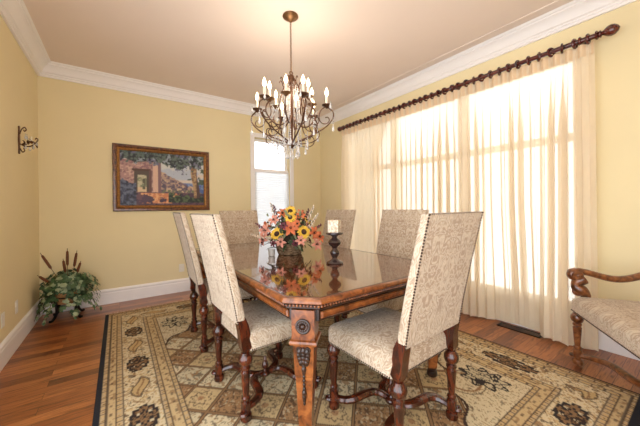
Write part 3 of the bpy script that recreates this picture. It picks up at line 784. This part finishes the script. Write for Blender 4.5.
def blur(n):
    global A
    for _ in range(n):
        P_ = np.pad(A,((1,1),(1,1),(0,0)),'edge'); A = (P_[:-2,1:-1]+P_[2:,1:-1]+P_[1:-1,:-2]+P_[1:-1,2:]+2*P_[1:-1,1:-1])/6
A[:] = L3((214,212,206)); pt(vv<.62, (222,206,190)); pt((nC>.55)&(vv>.5), (188,194,206))
blur(5)
pt((vv<.44)&(uu>.55), (104,128,178)); pt((vv<.40)&(uu>.55), (84,104,158)); pt((vv<.44)&(uu>.55)&(nB>.6), (140,158,196))
hill = .67-.74*(uu-.42)+.09*(nA-.5); hm = (uu>.40)&(vv<hill)&(vv>.15)
pt(hm, (136,112,118)); pt(hm&(nB>.54), (186,156,136)); pt(hm&(nB<.42), (92,80,96)); pt(hm&(nA>.6), (206,176,146)); pt(hm&(vv<.3)&(nB>.5), (112,120,88))
wl = (uu<.45+.01*nA)&(vv<.84)&(vv>.18); pt(wl, (184,142,134)); pt(wl&(nA>.54), (214,176,156)); pt(wl&(nB<.42), (146,106,110)); pt(wl&(uu>.36)&(uu<.42), (226,186,160)); pt(wl&(uu>.42), (132,100,104))
dw = (uu>.15)&(uu<.315)&(vv<.64)&(vv>.25); pt(dw, (84,70,58)); pt(dw&(uu>.185)&(uu<.285)&(vv<.57), (132,136,104)); pt(dw&(uu>.185)&(uu<.285)&(nB>.52)&(vv<.57), (206,196,160)); pt(dw&(uu>.185)&(uu<.285)&(vv<.34), (226,198,158)); pt((uu>.24)&(uu<.27)&(vv>.3)&(vv<.5)&(nA>.45), (96,92,70))
pt((uu>.125)&(uu<.335)&(vv>.64)&(vv<.68), (84,52,42)); pt((uu>.315)&(uu<.345)&(vv>.22)&(vv<.66), (108,74,70))
gr_ = vv<.24+.04*(nA-.5); pt(gr_, (84,60,80)); pt(gr_&(nA>.54), (112,78,88)); pt(gr_&(nB<.4), (62,46,66))
sun_ = (vv<.23)&(vv>.04)&(uu>.22)&(uu<.74)&(nA+.55*np.cos((uu-.47)*5.5)+.5*np.sin(vv*26+uu*5)*.3>.86); pt(sun_, (214,138,94)); pt(sun_&(nB>.55), (240,182,128))
bl = (uu<.17)&(vv<.50-.9*uu+.3*(nA-.5)); pt(bl, (64,68,96)); pt(bl&(nB>.55), (104,112,134)); pt(bl&(nB<.42), (38,42,62))
hd_ = (uu>.54)&(vv<.13+.24*(nA-.2)*smoothstep(0,1,.8))&(vv>.05); pt(hd_, (36,46,40)); pt(hd_&(nB>.55), (88,106,72))
tk = np.abs(uu-.885-.02*np.sin(vv*7))<.04; pt(tk&(vv>.14), (140,106,78)); pt(tk&(vv>.14)&(nB>.52), (190,156,112)); pt(tk&(vv>.14)&(uu>.90), (84,62,60))
pt((uu>.76)&(vv>.5)&(nA>.56), (70,82,66)); pt((uu>.92)&(vv>.3)&(nA>.5), (78,92,76))
can = vv + .22*np.exp(-((uu-.70)/.16)**2)*(nA*1.5-.1) + .20*(nA-.5) + .12*(nB-.5)
cm = can > .80; pt(cm, (56,66,64)); pt(cm&(nB>.54), (96,112,102)); pt(cm&(nA>.62), (150,160,168)); pt(cm&(nB<.42), (30,36,44)); pt(cm&(nC>.56)&(nB>.48), (108,104,130))
blur(1)
mp_ = attr_mat('oil_paint', .5, 120, .2, .4)
iw, ih = PW-.079, PH-.079
color_grid('canvas', mp_, (uu-.5)*2*iw, np.full_like(uu,-.0075), (vv-.5)*2*ih, A.clip(0,1), pic)

# ------------------------------------------------------------------ curtains, rod, vent
RZ, RXp = 2.548, 3.125
def yj(i): return .60+3.06*i/37.
rod = empty('curtain_rod', (RXp,2.12,RZ), 0, 'long mahogany curtain rod with oval finials above the window wall', 'curtain rod')
b = MB(); Ry = Matrix.Rotation(PI/2,3,'X')
b.lathe([(.0205,-1.575),(.0205,1.575)], (0,0,0), 16, Ry); b.build('rod', M['rod'], rod)
for sgn in (-1,1):
    b = MB(); Mf = Matrix.Rotation(PI/2 if sgn < 0 else -PI/2,3,'X')
    b.lathe([(.022,1.560),(.033,1.564),(.035,1.574),(.022,1.582),(.028,1.588),(.028,1.594),(.015,1.602),(.024,1.614),(.038,1.632),(.043,1.652),(.038,1.674),(.022,1.692),(.006,1.700)], (0,0,0), 18, Mf)
    b.build('finial', M['rod'], rod)
for yy in (-1.47,-.38,1.47):
    b = MB(); x1 = XR-RXp-.002
    b.tube([(x1,yy,0),(.03,yy,0)], .016, 10); b.lathe([(.036,0),(.036,.012),(.024,.02)], (x1-.0,yy,0), 14, Matrix.Rotation(-PI/2,3,'Y')); b.torus((0,yy,0), .027, .009, Ry, 18, 8)
    b.build('bracket', M['rod'], rod)
def curtain(name, i0, i1, label, seed):
    rnd = random.Random(seed)
    root = empty(name, (RXp,(yj(i0)+yj(i1))/2,0), 0, label, 'curtain', 'sheer curtains on the mahogany rod')
    ox, oy = root.location.x, root.location.y
    y0, y1 = yj(i0)-.035, yj(i1)+.035
    ny, nz = int((i1-i0)*20), 26
    ztop, zbot = RZ-.045, .016
    amps = [rnd.uniform(.7,1.3) for _ in range(60)]; wid = [rnd.uniform(-.35,.35) for _ in range(60)]
    P = []
    for kz in range(nz+1):
        fz = kz/nz; z = ztop + (zbot-ztop)*fz
        row = []
        for ky in range(ny+1):
            yy = y0+(y1-y0)*ky/ny
            ph = (yy-.60)/(3.06/37)          # ring index
            i = int(max(0,min(58,math.floor(ph+.5))))
            # pinch pleats at the head; lower down the cloth loops over itself in uneven soft folds
            mixf = smoothstep(.0,.30,fz)
            wob = .55*math.sin(ph*.83+seed)+.35*math.sin(ph*1.91+2*seed)+.5*fz*math.sin(ph*.41+seed)
            th_ = 2*PI*ph+wob*mixf*1.3
            am = (.75+.55*math.sin(ph*1.37+seed*1.7)+.25*math.sin(ph*.53))
            am = min(1.35, max(.62, am))
            far = 1-.55*smoothstep(2.3,3.0,yy)
            dx = (.014*(1-mixf)+.034*am*mixf)*math.cos(th_)
            dy = far*-(.006*(1-mixf)+.029*am*mixf)*math.sin(2*th_)*.75 - far*.015*am*mixf*math.sin(th_)
            y = yy+dy
            low = smoothstep(.45,.95,fz)
            # where the cloth falls behind the floor register it hangs back against the wall
            back = smoothstep(.93,.97,yy)*(1-smoothstep(1.33,1.40,yy))
            flare = smoothstep(1.38,1.46,yy)*(1-smoothstep(2.2,3.0,yy))
            x = RXp + dx*(1-.75*back*low) + low*(.078*back - .028*flare - .045*(1-smoothstep(.90,.94,yy))*smoothstep(.68,.78,yy))
            x = min(x, XR-.034)
            dz = .012*math.sin(ph*1.7+seed)*smoothstep(.8,1,fz)
            row.append((x-ox, y-oy, max(.004, z+(dz if dz>0 else dz*.3))))
        P.append(row)
    b = MB(); b.grid(P); b.build('drape', M['sheer'], root, angle=180)
    # stiff doubled heading band
    b = MB(); H = []
    for kz in range(4):
        z = ztop+.006-.10*kz/3
        H.append([(RXp-.0035+.020*math.cos(2*PI*((y0+(y1-y0)*ky/ny)-.60)/(3.06/37))-ox, y0+(y1-y0)*ky/ny-oy, z) for ky in range(ny+1)])
    b.grid(H); hd = b.build('heading', simple('linen_heading', (232,206,170), .9, var=.05), root, angle=180)
    for i in range(i0, i1+1):
        b = MB(); b.torus((0,yj(i)-oy+rnd.uniform(-.006,.006),RZ-.004), .033, .010, Matrix.Rotation(rnd.uniform(-.55,.55),3,'Z') @ Ry, 20, 8); b.ball((0,yj(i)-oy,RZ-.040), .006, 8, 5)
        b.build('curtain_ring', M['rod'], root)
curtain('sheer_curtain', 0, 18, 'sheer cream curtain panel on the rod, nearer the armchair', 3)
curtain('sheer_curtain', 19, 37, 'sheer cream curtain panel on the rod, nearer the back corner of the room', 8)

vent = empty('floor_vent', (3.125,1.11,0), 0, 'black metal floor vent set in the wood floor below the curtains', 'floor vent')
b = MB()
for x0, x1, y0, y1 in ((-.055,-.043,-.18,.18),(.043,.055,-.18,.18),(-.043,.043,-.18,-.166),(-.043,.043,.166,.18)): b.box(x0,x1,y0,y1,.0005,.007)
b.build('vent_frame', M['iron'], vent, smooth=False)
b = MB()
for k in range(24): y = -.16+k*.0139; b.box(-.043,.043,y-.003,y+.003,.001,.005)
b.build('grille', simple('vent_metal', (74,74,74), .4, .5), vent, smooth=False)

# ------------------------------------------------------------------ chandelier
CX, CY = 1.262, 2.19
chd = empty('chandelier', (CX,CY,ZC), 0, 'bronze chandelier with lit candle bulbs and crystal drops hanging above the table', 'chandelier')
def Z(z): return z-ZC
b = MB(); b.lathe([(.068,Z(2.904)),(.070,Z(2.895)),(.060,Z(2.885)),(.050,Z(2.878)),(.034,Z(2.868)),(.018,Z(2.86)),(.008,Z(2.845))], (0,0,0), 24); b.build('canopy', M['gilt'], chd)
b = MB(); zc_ = 2.85; k = 0
while zc_ > 2.40:
    b.torus((0,0,Z(zc_-.012)), .0095, .0026, Matrix.Rotation(PI/2*(k%2)+.4,3,'Z') @ Matrix.Rotation(PI/2,3,'X') @ Matrix.Diagonal((.8,1.45,1)), 12, 6); zc_ -= .021; k += 1
b.build('chain', M['gilt'], chd)
b = MB(); b.torus((0,0,Z(2.395)), .016, .004, Matrix.Rotation(PI/2,3,'X'), 14, 6)
b.lathe([(.008,Z(2.385)),(.020,Z(2.378)),(.026,Z(2.365)),(.022,Z(2.33)),(.014,Z(2.315)),(.022,Z(2.30)),(.026,Z(2.27)),(.012,Z(2.25)),(.009,Z(2.20)),(.009,Z(1.82)),(.018,Z(1.80)),(.030,Z(1.78)),(.034,Z(1.765)),(.022,Z(1.75)),(.012,Z(1.738)),(.004,Z(1.725))], (0,0,0), 16)
b.build('column', M['bronze'], chd)
for k in range(8):      # top coronet leaves
    a = 2*PI*k/8; ca_, sa_ = math.cos(a), math.sin(a); b = MB()
    pr = catmull([(.020,2.30),(.045,2.275),(.065,2.30),(.070,2.335),(.085,2.345),(.092,2.328)],4)if False else [(.020,2.28),(.05,2.262),(.075,2.285),(.084,2.32),(.10,2.335),(.108,2.318)]
    b.tube(catmull([(r_*ca_,r_*sa_,Z(z)) for r_,z in pr],4), .0042, 6); b.build('coronet_leaf', M['bronze'], chd)
def candle_arm(a, prof, bob_r, bob_z, scr):
    ca_, sa_ = math.cos(a), math.sin(a)
    b = MB(); b.tube(catmull([(r_*ca_,r_*sa_,Z(z)) for r_,z in prof],6), .0062, 7)
    if scr: b.tube(catmull([(r_*ca_,r_*sa_,Z(z)) for r_,z in scr],6), .0045, 6)
    o = b.build('arm', M['bronze'], chd)
    c = (bob_r*ca_,bob_r*sa_,0)
    s = MB(); s.lathe([(.006,Z(bob_z-.022)),(.014,Z(bob_z-.014)),(.020,Z(bob_z-.006)),(.042,Z(bob_z+.004)),(.045,Z(bob_z+.009)),(.040,Z(bob_z+.010)),(.012,Z(bob_z+.004))], c, 16); s.build('bobeche', M['gilt'] if bob_r < .27 else M['bronze'], o)
    s = MB(); s.lathe([(.0115,Z(bob_z+.005)),(.0115,Z(bob_z+.085)),(.006,Z(bob_z+.088))], c, 12); s.build('candle_sleeve', M['candle'], o)
    s = MB(); s.lathe([(.008,Z(bob_z+.088)),(.014,Z(bob_z+.102)),(.0165,Z(bob_z+.115)),(.013,Z(bob_z+.132)),(.006,Z(bob_z+.15)),(.0015,Z(bob_z+.163))], c, 12); s.build('bulb', M['bulb'], o)
    return o
BIG = [(.018,1.775),(.09,1.80),(.20,1.845),(.30,1.90),(.365,1.965),(.375,2.03),(.335,2.075),(.275,2.06),(.255,2.0),(.285,1.955),(.325,1.965),(.335,2.0)]
for k in range(6):
    a = 2*PI*k/6+.30
    candle_arm(a, [(.018,1.775),(.09,1.80),(.20,1.845),(.30,1.90),(.365,1.97),(.368,2.03),(.335,2.065),(.315,2.08)], .315, 2.085, [(.315,2.08),(.27,2.06),(.245,2.0),(.262,1.945),(.305,1.93),(.335,1.955),(.325,1.985),(.30,1.985)])
for k in range(6):
    a = 2*PI*k/6+.30+PI/6
    candle_arm(a, [(.012,2.02),(.06,1.95),(.12,1.925),(.18,1.955),(.225,2.02),(.225,2.08),(.195,2.125)], .195, 2.135, [(.19,1.965),(.235,1.96),(.262,1.995),(.25,2.03),(.225,2.02)])
for k in range(6):   # cage ribs between coronet and lower bowl
    a = 2*PI*k/6+.1; ca_, sa_ = math.cos(a), math.sin(a); b = MB()
    b.tube(catmull([(r_*ca_,r_*sa_,Z(z)) for r_,z in ((.022,2.36),(.05,2.30),(.10,2.20),(.125,2.08),(.115,1.96),(.14,1.88),(.20,1.86),(.235,1.90),(.205,1.93))],5), .0046, 6); b.build('cage_rib', M['bronze'], chd)
    b = MB(); b.tube(catmull([(r_*ca_,r_*sa_,Z(z)) for r_,z in ((.02,1.78),(.10,1.76),(.19,1.765),(.25,1.80),(.255,1.85),(.22,1.865),(.205,1.835))],5), .0042, 6); b.build('lower_scroll', M['bronze'], chd)
def beads(b, p0, p1, sag, r=.0062, step=.0155):
    p0, p1 = Vector(p0), Vector(p1); n = max(3,int(((p1-p0).length+sag)/step))
    for i in range(n+1):
        f = i/n; b.ball(p0.lerp(p1,f)+Vector((0,0,-sag*4*f*(1-f))), r, 6, 4)
def drop(b, p, L=.05):
    b.lathe([(.001,0),(.004,-.006),(.006,-.016),(.012,-L*.68),(.010,-L*.86),(.001,-L)], p, 6); b.ball((p[0],p[1],p[2]+.006), .005, 6, 4)
for k in range(12):
    a = 2*PI*k/12+.2; ca_, sa_ = math.cos(a), math.sin(a)
    b = MB(); beads(b, (.055*ca_,.055*sa_,Z(2.27)), (.085*ca_,.085*sa_,Z(1.80)), -.0); drop(b, (.085*ca_,.085*sa_,Z(1.79))); b.build('crystal_strand', M['crystal'], chd)
    b = MB(); a2 = a+.26; r1 = .16 if k%2 else .12; z1 = 1.80 if k%2 else 1.74
    beads(b, (r1*math.cos(a2),r1*math.sin(a2),Z(1.85)), (r1*math.cos(a2),r1*math.sin(a2),Z(z1)), 0); drop(b, (r1*math.cos(a2),r1*math.sin(a2),Z(z1-.012)), .06); b.build('crystal_strand', M['crystal'], chd)
for k in range(6):
    a = 2*PI*k/6+.30; ca_, sa_ = math.cos(a), math.sin(a)
    b = MB(); beads(b, (.10*ca_,.10*sa_,Z(2.21)), (.235*ca_,.235*sa_,Z(2.05)), .10); b.build('crystal_swag', M['crystal'], chd)
    b = MB(); beads(b, (.368*ca_,.368*sa_,Z(2.02)), (.368*ca_,.368*sa_,Z(1.93)), 0); drop(b, (.368*ca_,.368*sa_,Z(1.92)), .06); b.build('crystal_pendant', M['crystal'], chd)
    for da, rr_, zt in ((-.10,.352,2.10),(.12,.352,2.10)):
        b = MB(); c2, s2 = math.cos(a+da), math.sin(a+da); drop(b, (rr_*c2,rr_*s2,Z(zt)), .05); b.build('crystal_pendant', M['crystal'], chd)
    a2 = a+PI/6; c2, s2 = math.cos(a2), math.sin(a2)
    b = MB(); beads(b, (.25*c2,.25*s2,Z(1.95)), (.25*c2,.25*s2,Z(1.87)), 0); drop(b, (.25*c2,.25*s2,Z(1.86)), .06); b.build('crystal_pendant', M['crystal'], chd)
    a3 = a+.5; c3, s3 = math.cos(a3), math.sin(a3)
    b = MB(); beads(b, (.05*c3,.05*s3,Z(1.765)), (.05*c3,.05*s3,Z(1.70)), 0); drop(b, (.05*c3,.05*s3,Z(1.69)), .055); b.build('crystal_pendant', M['crystal'], chd)

# ------------------------------------------------------------------ wall sconce
sco = empty('wall_sconce', (XL+.001,3.73,1.85), -PI/2, 'small wrought metal leaf sconce with crystals on the left wall', 'sconce'); sco.scale = (1,.74,1)
# local +y points out of the wall into the room
b = MB(); rr = []
for z, w in ((-.125,.006),(-.115,.020),(-.07,.014),(.0,.024),(.05,.018),(.10,.012),(.125,.018),(.135,.006)):
    rr.append([(-w,.0005,z),(w,.0005,z),(w*.8,.014,z),(-w*.8,.014,z)])
b.rings(rr); b.build('backplate', M['bronze'], sco, bevel=.003)
b = MB()
b.tube(catmull([(0,.012,.06),(.0,.030,.105),(0,.055,.125),(0,.070,.105),(0,.055,.09),(0,.045,.10)],5), .006, 6)
b.build('upper_scroll', M['bronze'], sco)
b = MB(); b.tube(catmull([(0,.012,-.07),(0,.035,-.105),(0,.055,-.09),(0,.045,-.07)],5), .006, 6); b.build('lower_scroll', M['bronze'], sco)
b = MB(); b.tube(catmull([(0,.012,-.03),(0,.06,-.05),(.0,.11,-.045),(0,.155,-.01),(0,.175,.02),(0,.160,.035),(0,.150,.02)],5), .006, 6)
arm_o = b.build('arm', M['bronze'], sco)
s = MB(); s.lathe([(.006,-.02),(.026,-.006),(.029,-.001),(.010,-.004)], (0,.115,0), 14); s.build('bobeche', M['gilt'], arm_o)
s = MB(); s.lathe([(.010,-.004),(.010,.045),(.004,.048)], (0,.115,0), 10); s.build('candle_sleeve', M['candle'], arm_o)
for k in range(12):
    f = k/11; b = MB(); petal(b, (0, .03+.12*f, -.04+.03*random.random()), (random.uniform(-1,1),.6,random.uniform(-.2,1)), random.uniform(0,6.3), .042, .011, .4, .3); b.build('metal_leaf', M['bronze'], sco)
for x, y, z in ((-.02,.05,-.03),(.02,.07,-.035),(0,.10,-.05),(-.02,.125,-.03),(.02,.14,-.025),(0,.165,.005),(-.015,.06,.06),(.015,.08,.05)):
    b = MB(); drop(b, (x,y,z), .042); b.build('crystal_drop', M['crystal'], sco)

# ------------------------------------------------------------------ ivy plant in the corner
pl = empty('potted_ivy', (-.475,4.25,0), 0, 'ivy with cattails in a basket on a black iron stand in the left corner', 'plant')
b = MB()
for k in range(4):
    a = PI/4+PI/2*k; ca_, sa_ = math.cos(a), math.sin(a)
    b.tube(catmull([(.105*ca_,.105*sa_,.25),(.13*ca_,.13*sa_,.22),(.115*ca_,.115*sa_,.15),(.12*ca_,.12*sa_,.07),(.16*ca_,.16*sa_,.016),(.185*ca_,.185*sa_,.018)],5), [.013]*26, 8)
b.torus((0,0,.245), .115, .011, None, 24, 8); b.torus((0,0,.15), .10, .010, None, 24, 8); b.build('plant_stand', M['iron'], pl)
b = MB(); b.lathe([(.06,.155),(.09,.165),(.115,.21),(.128,.27),(.132,.30),(.122,.30),(.11,.25),(.07,.22)], (0,0,0), 24); b.build('basket', simple('wicker_tan', (176,128,82), .8, var=.35, scale=70, bump=1), pl)
def ivy(b, c, d, s):
    u, v, d = frame(d); r = u*math.cos(0)+v*0
    a = random.uniform(0,6.28); r = u*math.cos(a)+v*math.sin(a); t = d.cross(r); c = Vector(c)
    pts = [(0,0,0),(.15,.42,.05),(.5,.5,-.05),(.6,.22,.06),(1,0,-.12),(.6,-.22,.06),(.5,-.5,-.05),(.15,-.42,.05),(.45,0,.10)]
    V = [c + (r*p[0]+t*p[1]+d*p[2])*s for p in pts]
    b.add(V, [(0,8,1),(1,8,2),(2,8,3),(3,8,4),(4,8,5),(5,8,6),(6,8,7),(7,8,0)])
ml = simple('ivy_green', (66,92,56), .5, var=.5, scale=14); ml2 = simple('ivy_pale', (150,162,124), .5, var=.3, scale=20)
def inroom(p): return p.x+pl.location.x > XL+.05 and p.y+pl.location.y < YB-.05
for nm, mm, cnt in (('foliage',ml,460),('variegated_foliage',ml2,230)):
    b = MB(); k = 0
    while k < cnt:
        a = random.uniform(0,2*PI); el = random.uniform(-.6,1.3); R_ = random.uniform(.12,.285)
        p = Vector((R_*1.0*math.cos(a)*math.cos(el), R_*.85*math.sin(a)*math.cos(el), .33+R_*.62*math.sin(el)))
        if el < -.1: p.z -= random.uniform(0,.10); p.x *= 1.05; p.y *= 1.05
        if not inroom(p) or p.z < .06: continue
        # leave a gap at the front where the basket shows
        if -2.5 < a-2*PI*(a>PI) < -.9 and el < .05 and random.random() < .75: continue
        ivy(b, p, (math.cos(a),math.sin(a),random.uniform(.1,1)), random.uniform(.045,.066)); k += 1
    # trailing runners left and right down to the floor
    for a0, R0 in ((2.9,.24),(3.4,.25),(-.1,.25),(-.5,.27),(.2,.25),(-1.2,.22),(-2.2,.24),(3.75,.28)):
        for j in range(14 if mm is ml else 4):
            f = random.random(); p = Vector((math.cos(a0)*(R0*.6+f*R0*.5), math.sin(a0)*(R0*.6+f*R0*.5), .32-.27*f+random.uniform(-.02,.02)))
            p += Vector((random.uniform(-.03,.03),random.uniform(-.03,.03),0))
            if inroom(p): ivy(b, p, (math.cos(a0),math.sin(a0),random.uniform(.2,1)), random.uniform(.036,.056))
    b.build(nm, mm, pl)
b = MB()
for a0, R0 in ((2.9,.24),(3.4,.25),(-.1,.25),(-.5,.27),(.2,.25),(-1.2,.22),(-2.2,.24),(3.75,.28)):
    b.tube(catmull([(0,0,.29),(math.cos(a0)*R0*.4,math.sin(a0)*R0*.4,.34),(math.cos(a0)*R0*.75,math.sin(a0)*R0*.75,.24),(math.cos(a0)*R0*1.05,math.sin(a0)*R0*1.05,.06)],5), .003, 5)
b.build('vine_stem', simple('vine_stem_brown', (84,72,48), .8), pl)
mc = simple('cattail_brown', (110,64,38), .85, var=.2, scale=60); mst = simple('reed_stem', (120,96,60), .7)
for bx, tx, ty, tz in ((0,-.215,-.02,.745),(.0,.0,.02,.77),(.01,-.035,.0,.66),(.02,.085,.0,.74),(.03,.12,-.02,.62),(-.02,-.225,-.10,.52)):
    p0 = Vector((bx,0,.28)); p1 = Vector((tx,ty,tz)); d = p1-p0
    b = MB(); b.tube([p0+d*f for f in (.60,.64,.8,.92,.95)], [.004,.0125,.0135,.011,.003], 8); o = b.build('cattail', mc, pl)
    s = MB(); s.tube([p0,p0+d*.6,p1], .0032, 6); s.build('stem', mst, o)

# ------------------------------------------------------------------ light
w = bpy.data.worlds.new('daylight'); SC.world = w; w.use_nodes = True
nt = w.node_tree; bg = nt.nodes['Background']
tc = N(nt,'ShaderNodeTexCoord'); sp_ = N(nt,'ShaderNodeSeparateXYZ'); nt.links.new(tc.outputs['Generated'], sp_.inputs[0])
r = ramp(nt, [(.0,(.88,.93,.98,1)),(.46,(.90,.95,1,1)),(.56,(.91,.96,1,1)),(1,(.86,.93,1,1))])
mr2 = N(nt,'ShaderNodeMapRange'); mr2.inputs[1].default_value = -1; mr2.inputs[2].default_value = 1; nt.links.new(sp_.outputs[2], mr2.inputs[0]); nt.links.new(mr2.outputs[0], r.inputs['Fac'])
nt.links.new(r.outputs['Color'], bg.inputs['Color']); bg.inputs['Strength'].default_value = 2.5
s = bpy.data.lights.new('sun','SUN'); s.energy = 7; s.angle = math.radians(2); s.color = (1,.95,.86)
so = bpy.data.objects.new('sun', s); COL.objects.link(so); so.location = (8,1,9)
so.rotation_euler = (Vector((-.42,-.05,-.9))).to_track_quat('-Z','Y').to_euler()
pt_ = bpy.data.lights.new('chandelier_glow','POINT'); pt_.energy = 10; pt_.color = (1,.86,.70); pt_.shadow_soft_size = .25
po = bpy.data.objects.new('chandelier_glow', pt_); COL.objects.link(po); po.location = (CX,CY,2.25)

# ------------------------------------------------------------------ camera
f_, th, v0, ro = 283.07, math.radians(35.46), 207.38, math.radians(-.67)
F = Vector((math.sin(th),math.cos(th),0)); R0 = Vector((math.cos(th),-math.sin(th),0)); U0 = Vector((0,0,1))
R = R0*math.cos(ro)+U0*math.sin(ro); U = U0*math.cos(ro)-R0*math.sin(ro)
cam = bpy.data.cameras.new('camera'); co = bpy.data.objects.new('camera', cam); COL.objects.link(co)
mw_ = Matrix((R,U,-F)).transposed().to_4x4(); mw_.translation = (0,0,1.2); co.matrix_world = mw_
cam.sensor_fit = 'HORIZONTAL'; cam.sensor_width = 36; cam.lens = f_/640*36; cam.shift_y = -(213-v0)/640; cam.clip_start = .02
SC.camera = co
SC.view_settings.view_transform = 'Standard'; SC.view_settings.look = 'None'; SC.view_settings.gamma = 1; SC.view_settings.use_curve_mapping = False
SC.view_settings.exposure = .88
